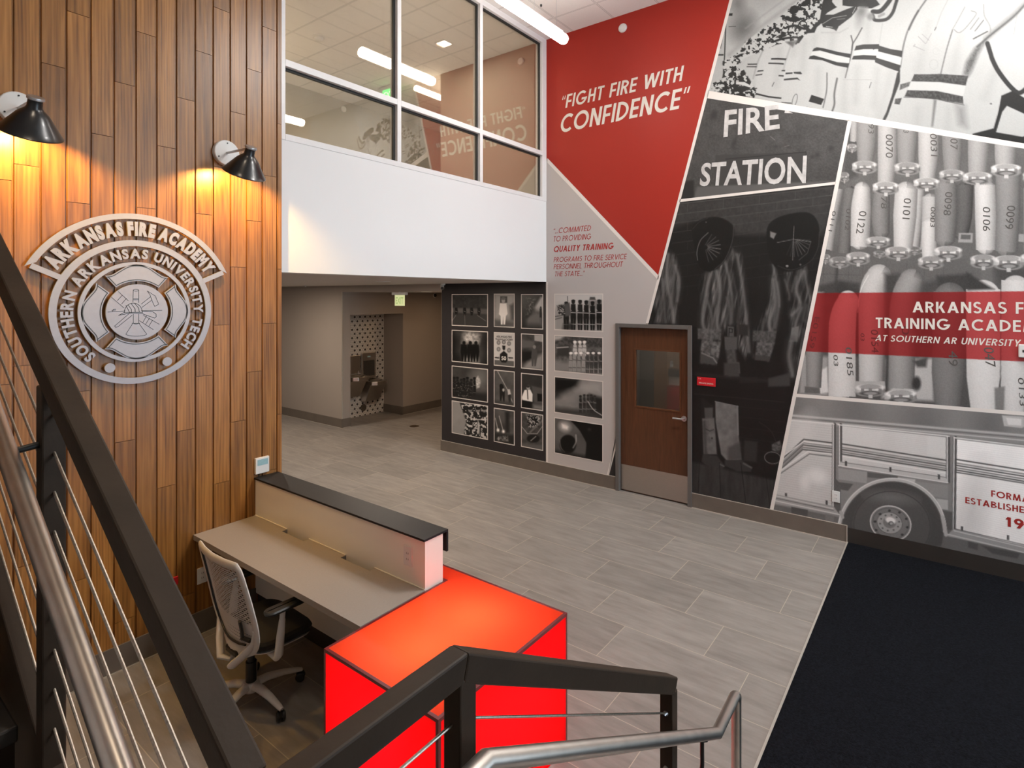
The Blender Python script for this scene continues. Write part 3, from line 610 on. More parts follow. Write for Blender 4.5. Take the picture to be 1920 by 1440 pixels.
st((1026.6, 296.4), (1235.5, 517.2), (1233.5, 524.6), (1026.6, 305.2))
b.build('diagonal_line', M['mwhite'], t); b = MB()
st((1328.5, 170), (2100, 299.2), (2100, 307.5), (1325, 184)); b.build('upper_line', M['mwhite'], t); b = MB()
st((1275, 373.6), (1567.5, 340.8), (1566, 346), (1273.6, 379)); b.build('middle_line', M['mwhite'], t); b = MB()
st((RL(224)-.3, 224.6), (RR(228), 228), (RR(975), 975), (RL(975), 975)); b.build('right_line', M['mwhite'], t); b = MB()
st((1494, 738), (2100, 786.4), (2100, 794), (1492.5, 744.3)); b.build('lower_line', M['mwhite'], t)
# the long slanted line is cut by the door opening
b = MB(); d_top = on_x(L0(606), 606)
b.flat([at(on_x(L0(yc), yc)[1], ZC, k), at(on_x(L1(yc), yc)[1], ZC, k), at(*on_x(L1(606), 606)[1:], k), at(*on_x(L0(606), 606)[1:], k)])
yl = (1367-1155)/.2575; b.flat([at(*on_x(L0(yl-9), yl-9)[1:], k), at(D0+.001, on_x(1155, yl-9)[2], k), at(D0+.001, on_x(1155, yl+17)[2], k), at(*on_x(L1(905), 905)[1:], k), at(*on_x(L0(905), 905)[1:], k)])
b.build('long_line', M['mwhite'], t)
b = MB(); b.flat([at(YB+.004, ZS, k), at(YB-.028, ZS, k), at(YB-.028, .1, k), at(YB+.004, .1, k)]); b.build('vertical_line', M['mwhite'], t)
# --- jackets
def paint_jackets(p):
    W_, K = 236, 42
    p.c[:] = 214+p.noise(k=.02, seed=1)*22
    p.poly(z5(560, -260, 2600, -260, 2600, 1000, 1500, 830, 300, 600, 330, 330, 420, 270, 560, 210, 640, 160, 700, 100), 233, 3)
    p.ell(1320+.3125*235, .3125*165, 20, 26, 120, 20, 14, .8); p.ell(1384, 8, 12, 16, 150, 0, 9, .7); p.line(z5(560, 0, 300, 190, 150, 330), 4, 185, 4, .8); p.line(z5(480, 0, 250, 170), 2, 190, 2, .7)
    p.line(z5(131, 130, 124, 330, 112, 520), 2.0, 45, .7); p.line(z5(150, 160, 190, 158), .9, 90); p.poly(z5(148, 80, 172, 80, 170, 95, 146, 95), 55); p.poly(z5(82, 325, 118, 325, 116, 334, 80, 334), 60); p.line(z5(118, 170, 100, 290), 1.2, 80)
    # crowd of helmets receding to the left: hard black on white flecks
    crowd = z5(110, 370, 190, 330, 250, 250, 330, 190, 440, 115, 560, 10, 690, -40, 720, 60, 690, 150, 600, 215, 560, 240, 430, 270, 330, 315, 240, 350, 190, 410, 120, 460)
    n = p.noise(k=.21, seed=11, oct=3); fleck = lambda lo: (lambda x, y: np.where(p.noise(x, y, .23, 12, 3) > lo, 232, 46))
    p.poly(crowd, fleck(.44), 1.2)
    p.poly(z5(120, 430, 170, 400, 240, 420, 300, 520, 320, 560, 290, 600, 160, 575, 40, 545, 50, 500, 100, 500), fleck(.57), 1.2)
    p.poly(z5(40, 505, 120, 470, 100, 550, 32, 545), fleck(.5), 1)
    for q in ((540, 60, 30, 24, -30), (610, 20, 28, 16, -20), (500, 110, 18, 14, 0), (470, 215, 26, 9, -8), (395, 185, 16, 10, -25), (440, 175, 14, 10, 10), (330, 240, 16, 10, -20), (270, 255, 20, 8, -35), (235, 300, 18, 9, -30), (560, 120, 18, 8, 0), (210, 335, 30, 7, -25)):
        x, y = z5(q[0], q[1])[0]; p.ell(x, y, q[2]*.3125, q[3]*.3125, K, q[4], .7)
    # two near helmets with straps
    p.poly(zp(1110, 40, 1140, -40, 1240, -20, 1230, 60, 1300, 90, 1180, 160, 1150, 190, 1250, 190, 1420, 120, 1560, 70, 1560, 120, 1480, 220, 1320, 340, 1290, 400, 1260, 380, 1200, 360, 1120, 350, 1100, 300, 1040, 350, 1010, 420, 900, 430, 900, 330, 960, 380, 1040, 290, 1080, 240), K, .8)
    p.poly(zp(1180, 90, 1230, 20, 1290, 90, 1190, 150), K); p.poly(zp(760, 200, 830, 240, 770, 290, 670, 270, 690, 230), K); p.poly(zp(880, 50, 960, 0, 960, 60), K); p.poly(zp(580, 400, 650, 420, 570, 510), K); p.poly(zp(470, 440, 530, 450, 460, 500), K)
    p.line(zp(660, 350, 760, 330, 880, 370, 930, 340), 4.5, K, .8, curve=5); p.line(zp(470, 540, 600, 500, 780, 480, 800, 520, 770, 560), 4, K, .8, curve=5); p.line(zp(800, 540, 850, 470), 5, K); p.poly(zp(640, 540, 790, 520, 730, 610), 105, 2)
    p.line(zp(1110, 310, 1240, 230, 1420, 200), 1.1, 225, .6, .8); p.line(zp(1160, 340, 1240, 350), 1.1, 225, .6); p.line(zp(1500, 170, 1540, 90), 1.0, 230); p.line(zp(1300, 250, 1400, 240), 1.0, 160)
    p.poly(zp(1370, -20, 1480, -60, 1760, -60, 1850, 60, 1740, 110, 1560, 90, 1440, 80, 1370, 70), K, .8); p.line(zp(1580, 85, 1700, 95), .9, 240); p.line(zp(1720, 125, 1830, 110, 1920, 10), 4.2, 245, .7, curve=5)
    p.line(zp(1760, 150, 1860, 140, 1960, 30, 2010, -60), 8, K, .9, curve=5); p.line(zp(1760, 200, 1790, 260, 1930, 250, 2010, 170, 2050, 60, 2080, -40), 6, K, .9, curve=6); p.ell(*zp(1730, 215)[0], 7, 7, 165, 0, 3); p.line(zp(1840, 210, 1900, 180), 5, 175, 1.2)
    p.ell(*zp(1610, 150)[0], 8, 11, 120, 25, 6, .8); p.ell(*zp(1590, 260)[0], 7, 14, 178, 12, 6, .7)
    # jacket outlines and folds
    p.line(zp(1480, 460, 1500, 560, 1480, 700, 1440, 860, 1405, 1000), 2.0, 75, .9, curve=5); p.line(zp(1620, 360, 1560, 470, 1500, 570, 1490, 640), 1.8, 70, 1, curve=5); p.line(zp(1440, 360, 1330, 420, 1100, 420), 1, 180, 2, .6)
    p.line(zp(1170, 940, 1165, 1160, 1120, 1380), 1.8, 105, 1.2, curve=5); p.line(zp(1300, 1010, 1265, 1200, 1265, 1340, 1230, 1450), 2.4, 80, 1.6, curve=5); p.line(zp(700, 600, 640, 780, 610, 900), 1.6, 190, 2, curve=4); p.line(zp(350, 640, 280, 800, 220, 1010), 1.4, 175, 1.8, curve=4)
    p.line(zp(1380, 1025, 1740, 1025), .7, 190); p.line(zp(1740, 1060, 1715, 1130), 1.1, 90); p.line(zp(490, 1060, 465, 1110), 1.2, 60); p.line(zq(100, 300, 60, 560), 1, 205, 1.2)
    p.line(zq(660, 0, 570, 130, 480, 280, 410, 440, 360, 640, 330, 860), 2.0, 95, 1.6, curve=5); p.line(zq(560, 140, 500, 250, 440, 380), 2.6, 80, 1.6, curve=4)
    p.poly(zq(290, 940, 325, 900, 325, 1050, 290, 1150, 250, 1250, 170, 1480, 90, 1640, 60, 1620, 150, 1440, 220, 1230), 50, 1)
    p.line(zq(1000, 390, 930, 620, 880, 820, 850, 950), 1.6, 110, 1.2, curve=4); p.line(zq(1160, 90, 1080, 240, 1000, 380), 1.1, 170, 1, curve=4); p.line(zq(940, 0, 850, 180, 780, 380), .9, 195, 1); p.line(zq(790, 350, 770, 390), 1.4, 110)
    for a, c in (((730, 430), (660, 560)), ((560, 470), (650, 560)), ((610, 440), (700, 520)), ((500, 590), (640, 650)), ((520, 570), (500, 600))): p.line(zq(*a, *c), .8, 165, .8)
    p.ring(*zq(760, 830)[0], 8, 9, .8, 215); p.ring(*zq(790, 660)[0], 6, 6, .8, 222); p.line(zq(1020, 380, 1080, 420, 1160, 370, 1290, 210, 1300, 160, 1240, 140), 1.1, 150, .9, curve=5); p.line(zq(1230, 380, 1340, 230), 1.3, 140); p.line(zq(1290, 400, 1400, 260), 1.5, 110); p.line(zq(1270, 500, 1450, 405), 2.0, 80, .9)
    for q, w in (((760, 520, 740, 700), 8), ((880, 560, 860, 900), 10), ((1010, 480, 1000, 600), 7), ((1250, 420, 1230, 640), 9), ((1060, 900, 1050, 1200), 9), ((1560, 880, 1540, 1300), 12), ((1820, 900, 1780, 1350), 12), ((1700, 300, 1690, 560), 8), ((560, 640, 520, 1100), 9), ((1400, 900, 1390, 1400), 10)): p.line(zp(*q), w, 206, 7, .55)
    for q, w in (((560, 1400, 540, 1700), 12), ((950, 1400, 940, 1700), 10), ((700, 300, 560, 900), 12), ((1100, 450, 1010, 900), 10), ((1560, 900, 1420, 1250), 16), ((200, 950, 60, 1500), 14)): p.line(zq(*q), w, 208, 8, .5)
    # stripes
    S_ = lambda f, q, c=K: p.poly(f(*q), c, .7)
    S_(zp, (1000, 625, 1040, 608, 1120, 620, 1320, 670, 1475, 695, 1465, 745, 1280, 705, 1080, 650, 980, 660)); S_(zp, (950, 725, 1000, 712, 1120, 745, 1300, 800, 1455, 815, 1440, 872, 1280, 840, 1110, 775, 935, 757))
    S_(zp, (985, 662, 1080, 652, 1280, 708, 1462, 748, 1455, 812, 1300, 795, 1120, 742, 1000, 708, 955, 718), 250)
    S_(zp, (1545, 590, 1640, 572, 1840, 568, 1840, 630, 1640, 632, 1520, 650)); S_(zp, (1510, 720, 1640, 708, 1805, 718, 1800, 772, 1640, 765, 1490, 765)); S_(zp, (1520, 655, 1640, 637, 1840, 635, 1810, 712, 1640, 703, 1512, 716), 250)
    S_(zq, (50, 585, 200, 630, 357, 655, 347, 735, 200, 700, 45, 660)); S_(zq, (0, 720, 30, 745, 160, 785, 330, 840, 322, 925, 150, 865, 5, 800)); S_(zq, (40, 665, 200, 705, 347, 740, 332, 835, 160, 780, 20, 740), 250); S_(zq, (-20, 600, 55, 570, 55, 610, -20, 640))
    g_ = lambda x, y: 78+70*(p.noise(x, y, .35, 5, 2)-.4)
    p.poly(zq(510, 955, 700, 955, 830, 950, 1205, 975, 1170, 1100, 830, 1055, 470, 1045), g_, .8); p.poly(zq(420, 1160, 620, 1165, 800, 1170, 1135, 1240, 1140, 1335, 800, 1280, 385, 1240), g_, .8); p.poly(zq(450, 1052, 830, 1060, 1168, 1105, 1138, 1235, 800, 1165, 425, 1155), 250, .7)
    p.line(zq(375, 1250, 770, 1262, 900, 1300, 1150, 1350), 1.2, 80, .7); p.poly(zq(330, 1085, 465, 1050, 440, 1110, 320, 1160), lambda x, y: 110+90*(p.noise(x, y, .4, 6, 2)-.4), .8); p.poly(zq(265, 1270, 350, 1260, 320, 1345, 255, 1335), g_, .8)
    for q in ((455, 748, 540, 745, 650, 752, 640, 775, 540, 768, 450, 768), (420, 805, 540, 808, 615, 812, 612, 832, 540, 826, 415, 822), (150, 820, 270, 818, 268, 832, 150, 834), (140, 852, 268, 852, 265, 866, 135, 864), (285, 905, 355, 900, 350, 916, 270, 924), (255, 962, 340, 948, 335, 964, 250, 974), (590, 900, 632, 898, 628, 918, 585, 916), (550, 965, 615, 968, 612, 986, 545, 980), (640, 935, 730, 930, 725, 948, 636, 956), (740, 925, 830, 922, 850, 950, 830, 955, 745, 945), (618, 1015, 700, 1005, 790, 998, 825, 1035, 790, 1020, 700, 1028, 615, 1035)): S_(zp, q, 62)
    S_(zp, (255, 1195, 420, 1235, 585, 1255, 580, 1272, 420, 1255, 250, 1215)); S_(zp, (230, 1265, 350, 1290, 580, 1320, 575, 1335, 340, 1308, 225, 1285)); S_(zp, (585, 1310, 715, 1320, 712, 1335, 585, 1330), 110); S_(zp, (140, 1150, 200, 1140, 270, 1130, 270, 1142, 200, 1155, 140, 1165), 60)
    S_(zp, (970, 1220, 1132, 1272, 1095, 1350, 935, 1305)); S_(zp, (905, 1375, 1060, 1412, 1040, 1430, 885, 1400)); p.ring(*zp(755, 1290)[0], 4, 12, 1.1, 110, 15); p.line(zp(0, 1060, 110, 1050), 2.4, 50); p.line(zp(0, 1100, 180, 1130), 2.0, 50); p.poly(zp(0, 1240, 110, 1240, 220, 1260, 205, 1300, 0, 1285), 50, 1)
    for q in ((0, 1050, 110, 1055, 190, 1100, 180, 1125, 60, 1090, 0, 1085), ): S_(zp, q, 245)
    # shading of the nearest coat, strap and sleeve band
    p.poly(zq(1430, 520, 1340, 680, 1250, 900, 1205, 975, 1140, 960, 1180, 800, 1290, 620), lambda x, y: 120+60*(p.noise(x, y, .5, 8, 2)-.5), 5)
    p.line(zq(1990, -20, 1800, 180, 1600, 350, 1430, 500), 7, 130, 6, .75, curve=4); p.line(zq(1960, 30, 1780, 220, 1480, 460, 1320, 600), 2.4, 70, 2, .9, curve=4)
    p.line(zq(1450, 560, 1490, 690, 1520, 780, 1600, 930, 1760, 1130, 1880, 1190, 2060, 1020), 8.5, 52, .9, curve=6); p.line(zq(1400, 60, 1410, 200, 1480, 330, 1490, 430), 1.4, 165, 1.6, curve=4); p.line(zq(1830, 200, 1790, 440), 1, 175, 1.2)
    p.poly(zq(1630, 1230, 1770, 1170, 2200, 1420, 2200, 1600, 1960, 1480, 1700, 1360, 1640, 1440, 1560, 1700, 1900, 1760, 2200, 1640, 2200, 1860, 1560, 1830, 1240, 1780, 1260, 1720, 1530, 1650, 1590, 1440), 42, .9); p.ell(*zq(1495, 1335)[0], 1.6, 1.2, 70)
    p.poly(zq(765+0, 1285, 790, 1290, 770, 1440, 745, 1620, 735, 1620), 115, 3); p.poly(zq(1040, 1340, 1160, 1370, 1190, 1640, 1080, 1600), 165, 8, .8)
    p.grain(7, .9)
t = thing('mural', (XM, .8, 5.0), 'black and white mural panel of a row of firefighters in striped white jackets', 'wall mural')
printed('picture', t, [(L1(yc)-.4, yc-1.5), (2100, ceil_y(2100)), (2100, 299.6), (1327.5, 170)], (560, 380), paint_jackets, 230, .50, tint=(.985, 1, .985))
# --- FIRE STATION
def paint_station(p):
    p.c[:] = 70+18*(p.noise(k=.05, seed=2)-.5)+22*(p.noise(k=.5, seed=4, oct=2)-.5)
    p.poly(z5(70, 930, 612, 912, 614, 1105, 400, 1108, 60, 1120), 62, 1); p.line(z5(130, 955, 612, 912), 1.2, 30); p.line(z5(612, 912, 616, 1100), 1.2, 30)
    p.poly(z5(-40, 1120, 800, 1085, 790, 1090, -60, 1190), 92, 2); p.poly(z5(-200, 1100, -60, 1080, -60, 1220, -260, 1220), 40, 2)
    for x, y, a, c in ((60, 690, 10, 18), (185, 850, 5, 20), (760, 890, 8, 8), (650, 940, 5, 6), (500, 880, 5, 2), (680, 930, 6, 9), (430, 880, 3, 3)): q = z5(x, y)[0]; p.ell(q[0], q[1], a*.6, c*.5, 42, 20, 3, .7)
    p.line(z5(400, 820, 425, 840), .9, 130); p.line(z5(485, 880, 510, 872), .9, 120)
t = thing('mural', (XM, 1.9, 3.7), 'dark mural panel of the old FIRE STATION sign', 'wall mural')
printed('picture', t, [(L1(183.5)-.3, 183.5), (1590.6, 224.8), (1567, 341.4), (L1(374)-.3, 374)], (200, 130), paint_station, 70, .85)
b = MB()
letters_on(b, 'FIRE', quad_fn((1356.5, 257.5), (1462, 241), (1359.5, 207), (1460, 196.5), .0024), .022)
b.build('lettering', M['wornink'], t, fix=False)
b = MB(); letters_on(b, 'STATION', quad_fn((1311.5, 349.5), (1511, 344), (1316, 306), (1513, 291), .0024), .022)
b.flat([quad_fn((1471, 212), (1487, 212.5), (1472, 207), (1476, 207.6), .0024)(u, v) for u, v in ((0, 0), (1, 0), (1, 1), (0, 1))])
b.build('lettering', M['wornink'], t, fix=False)
# --- coats and helmets
def paint_coats(p):
    p.c[:] = 17+8*p.noise(k=.03, seed=3)
    lines = [(165, 40), (240, 95), (300, 155), (365, 215), (440, 290), (525, 365), (610, 445), (690, 530), (760, 610)]
    bricks = z6(270, 150, 1390, 30, 1330, 330, 1290, 380, 700, 380, 380, 280, 240, 330)
    p.poly(bricks, lambda x, y: 50+14*(p.noise(x, y, .2, 4, 2)-.5), 6)
    for i, (l, r) in enumerate(lines):
        c = 92-i*9; p.line(z6(230, l, 1390, r), 1.0, max(c, 38), .7, .85)
        for k in range(5):
            x = 340+k*255+(125 if i % 2 else 0); yy = l+(x-230)/1160*(r-l); p.line(z6(x, yy, x-3, yy+62), .9, max(c-14, 36), .6, .8)
    lit = lambda q, w, c, s=2.6, a=.9: (p.line(z6(*q), w*2.3, c*.74, s*2.2, a*.6, curve=5), p.line(z6(*q), w*.8, c*1.25, s*1.1, a*.9, curve=5))
    cloth = lambda sd: (lambda x, y: 20+125*np.clip(p.noise(x+.18*y, y*.13, .26, sd, 3)-.36, 0, 1)*1.7)
    # left coat sleeve at the edge
    p.poly(z6(190, 500, 250, 520, 290, 700, 270, 900, 255, 1010, 60, 1010, 120, 800), cloth(201), 4)
    for q, w, c in (((200, 520, 190, 700, 230, 900, 240, 1000), 6, 100), ((240, 560, 235, 760, 215, 900), 4, 82), ((250, 600, 280, 720, 265, 850), 4, 92), ((160, 700, 170, 850, 180, 1000), 4, 84), ((130, 760, 150, 900, 160, 1000), 3, 62)): lit(q, w, c)
    # first coat
    p.poly(z6(420, 680, 540, 600, 640, 470, 720, 520, 760, 900, 780, 1220, 760, 1280, 700, 1180, 690, 900, 640, 900, 640, 1100, 590, 1040, 540, 1300, 430, 1290, 420, 1040, 440, 900), cloth(202), 4)
    for q, w, c in (((500, 660, 470, 800, 445, 980, 470, 1100), 6, 98), ((545, 640, 570, 780, 545, 960, 555, 1060), 7, 92), ((480, 850, 510, 960, 500, 1060), 4, 80), ((600, 560, 640, 720, 655, 900, 640, 1010), 4, 92), ((690, 520, 735, 780, 755, 1000, 775, 1210), 5, 88), ((650, 640, 700, 860, 690, 1000), 2.5, 55), ((620, 830, 640, 900, 650, 1000), 6, 70)): lit(q, w, c)
    p.poly(z6(410, 1045, 580, 1050, 575, 1130, 410, 1120), lambda x, y: 88+50*(p.noise(x, y, .3, 7, 2)-.5), 1.5, .8); p.poly(z6(440, 1130, 575, 1140, 560, 1260, 430, 1200), lambda x, y: 90+70*(p.noise(x, y, .22, 9, 2)-.5), 2)
    p.poly(z6(430, 1205, 555, 1265, 530, 1305, 430, 1290), 66, 1.5); p.line(z6(440, 1220, 520, 1255, 545, 1290), 2.2, 125, 1.2)
    p.poly(z6(605, 1110, 690, 1110, 680, 1200, 700, 1380, 630, 1385, 610, 1200), lambda x, y: 62+40*(p.noise(x, y, .2, 10, 2)-.4), 2.5); p.poly(z6(600, 1105, 690, 1105, 690, 1195, 605, 1195), 76, 1.2); p.poly(z6(625, 1285, 705, 1285, 712, 1365, 620, 1365), 84, 1.2)
    p.poly(z6(622, 1030, 668, 1035, 668, 1105, 622, 1100), 76, 1); p.line(z6(632, 1045, 658, 1050), 1.6, 24); p.line(z6(634, 1050, 632, 1095), 1.6, 24); p.line(z6(634, 1072, 655, 1074), 1.4, 24); p.line(z6(657, 1050, 656, 1074), 1.4, 24)
    p.poly(z6(700, 1015, 770, 1020, 770, 1100, 700, 1090), 40, 2)
    # second coat
    p.poly(z6(950, 590, 990, 700, 985, 900, 960, 1080, 920, 1280, 800, 1250, 810, 1060, 900, 900), cloth(203), 4)
    p.poly(z6(1030, 640, 1180, 600, 1235, 860, 1190, 1010, 1120, 1380, 1060, 1390, 1070, 1000), cloth(204), 4, .8)
    for q, w, c in (((950, 700, 960, 860, 920, 1000, 930, 1060), 7, 96), ((975, 720, 985, 900, 960, 1040), 4, 82), ((945, 595, 975, 740, 990, 830, 990, 890), 1.6, 92), ((880, 980, 870, 1060), 4, 64), ((1160, 640, 1110, 760, 1140, 880, 1080, 950), 5, 96), ((1030, 700, 1060, 800, 1060, 840), 2.2, 78), ((1110, 680, 1080, 780), 3, 70), ((1170, 640, 1190, 760, 1215, 850), 2.5, 85), ((1150, 900, 1110, 1000, 1110, 1060), 5, 88), ((1185, 880, 1160, 980, 1180, 990), 5, 58)): lit(q, w, c)
    p.poly(z6(805, 1060, 970, 1065, 960, 1140, 800, 1135), lambda x, y: 80+50*(p.noise(x, y, .3, 17, 2)-.5), 1.5, .8); p.poly(z6(830, 1140, 960, 1145, 925, 1250, 820, 1230), lambda x, y: 80+70*(p.noise(x, y, .22, 19, 2)-.5), 2); p.poly(z6(820, 1235, 930, 1245, 920, 1280, 815, 1270), 60, 1.2)
    p.poly(z6(1080, 1040, 1130, 1030, 1120, 1140, 1060, 1140), 104, 1.2); lit((1075, 1140, 1060, 1250, 1085, 1380), 9, 82); p.ell(*z6(1050, 1335)[0], 2, 2, 45)
    p.poly(z6(1150, 1040, 1180, 1045, 1165, 1200, 1140, 1190), 58, 2)
    # helmets
    p.poly(z6(370, 330, 440, 270, 560, 255, 665, 320, 650, 430, 600, 570, 500, 640, 420, 600, 390, 480), 14, 1.2, curve=5); p.line(z6(665, 320, 655, 430, 600, 560, 530, 625), 1.2, 62, .7, curve=4); p.line(z6(375, 340, 420, 290, 480, 262), 1, 50, .7, curve=3)
    for k in range(9): a = -70+k*17; x, y = 455, 470; p.line(z6(x+30*math.cos(math.radians(a)), y+20*math.sin(math.radians(a)), x+118*math.cos(math.radians(a+8)), y+105*math.sin(math.radians(a+8))), 1.3, 125-abs(k-4)*14, .8, .9)
    p.line(z6(485, 365, 430, 420, 405, 500, 410, 560), 1.2, 110, .7, curve=4); p.ell(*z6(470, 290)[0], 1.2, .8, 120)
    p.poly(z6(905, 330, 1000, 250, 1180, 220, 1260, 280, 1275, 400, 1240, 540, 1120, 630, 990, 630, 915, 520), 13, 1.2, curve=5); p.line(z6(1275, 360, 1265, 470, 1210, 570, 1080, 630, 980, 600), 1.1, 55, .7, curve=4)
    for k in range(9): a = 5+k*14; x, y = 1095, 410; p.line(z6(x+25*math.cos(math.radians(a)), y+20*math.sin(math.radians(a)), x+115*math.cos(math.radians(a)), y+125*math.sin(math.radians(a))), 1.2, 112-abs(k-3)*13, .8, .85)
    p.line(z6(1095, 320, 1090, 420, 1085, 560), 1.2, 105, .7); p.line(z6(975, 435, 1090, 412, 1215, 430), 1.0, 120, .7); p.line(z6(1215, 430, 1190, 510, 1130, 560), 1, 80, .7); p.poly(z6(925, 355, 970, 370, 950, 410, 925, 395), 115, 1.2); p.ell(*z6(1046, 602)[0], 2.8, 2, 130, 0, .6); p.ell(*z6(1140, 592)[0], 2, 1.8, 90)
    # shelf line and boots
    p.line(zd(690, 600, 1330, 660), 1.2, 42, .8); p.line(zd(700, 460, 1330, 520), 5, 44, 3, .7)
    for k in range(5): p.line(zd(1000, 690+k*72, 1330, 722+k*78), .9, 34, .7)
    p.poly(zd(900, 380, 1010, 380, 1010, 480, 900, 470), 60, 2); p.poly(zd(1010, 490, 1135, 480, 1135, 520, 1010, 525), 34, 2); p.poly(zd(1215, 490, 1370, 450, 1370, 545, 1215, 550), 58, 2)
    p.poly(zd(740, 620, 830, 690, 830, 770, 740, 770), 30, 2); p.poly(zd(760, 700, 822, 698, 820, 775, 765, 775), 74, 1.2); p.poly(zd(745, 775, 832, 770, 850, 1030, 755, 1030), lambda x, y: 98+34*(p.noise(x, y, .12, 21, 2)-.5), 1.5); p.line(zd(770, 850, 800, 865, 825, 855), 1.3, 40, .8); p.ell(*zd(815, 915)[0], 1.5, 1.5, 40); p.line(zd(760, 800, 770, 1020), 4, 62, 2.5)
    p.poly(zd(750, 1030, 850, 1040, 905, 1110, 890, 1135, 800, 1130, 740, 1080), 52, 1.5); p.line(zd(870, 1100, 900, 1115), 2.4, 92, 1.2)
    p.poly(zd(838, 655, 1000, 690, 1005, 900, 1025, 1070, 920, 1075, 880, 1030, 840, 800), lambda x, y: 112+30*(p.noise(x, y, .1, 22, 2)-.5)-(x-1345)*.3, 1.4); p.poly(zd(930, 980, 1020, 940, 1025, 1070, 925, 1070), 66, 3, .8); p.line(zd(838, 655, 1000, 690), 1.4, 130, .8); p.line(zd(995, 690, 1000, 890), 2.6, 120, 1.2)
    p.poly(zd(905, 1070, 1030, 1075, 1100, 1125, 1090, 1155, 990, 1150, 905, 1110), 50, 1.5); p.line(zd(1040, 1095, 1095, 1125), 3, 90, 1.4)
    p.poly(zd(1045, 930, 1140, 940, 1130, 1085, 1040, 1075), 44, 2); p.ring(*zd(1245, 1055)[0], 15, 11, 1.4, 105, 8); p.poly(zd(1240, 960, 1300, 930, 1310, 980, 1290, 1020, 1240, 1000), lambda x, y: 70+70*(p.noise(x, y, .4, 23, 2)-.4), 1.2); p.line(zd(1150, 800, 1230, 860, 1270, 940), .9, 52, .7, curve=4)
    # floor boards
    p.poly(zd(-200, 900, 680, 1085, 1260, 1215, 1260, 1460, -200, 1300), lambda x, y: 50+22*(p.noise(x*1.2, y*.3, .12, 24, 3)-.5), 3)
    for x0, x1 in ((725, 712), (868, 880), (1020, 1060), (1185, 1230)): p.line(zd(x0, 1090, x1, 1420), 1.0, 16, .7)
    p.poly(zd(60, 900, 200, 900, 200, 1320, 60, 1320), 44, 3)
    p.grain(4, .7)
t = thing('mural', (XM, 2.1, 1.8), 'dark mural panel of helmets and turnout coats hanging over boots', 'wall mural')
printed('picture', t, [(1274.5, 378.5), (1566.5, 345.5), (1440.8, 968), (1136.5, 912)], (330, 460), paint_coats, 26, .95, hole=(D1+.012, D0-.012, DZ-.012))
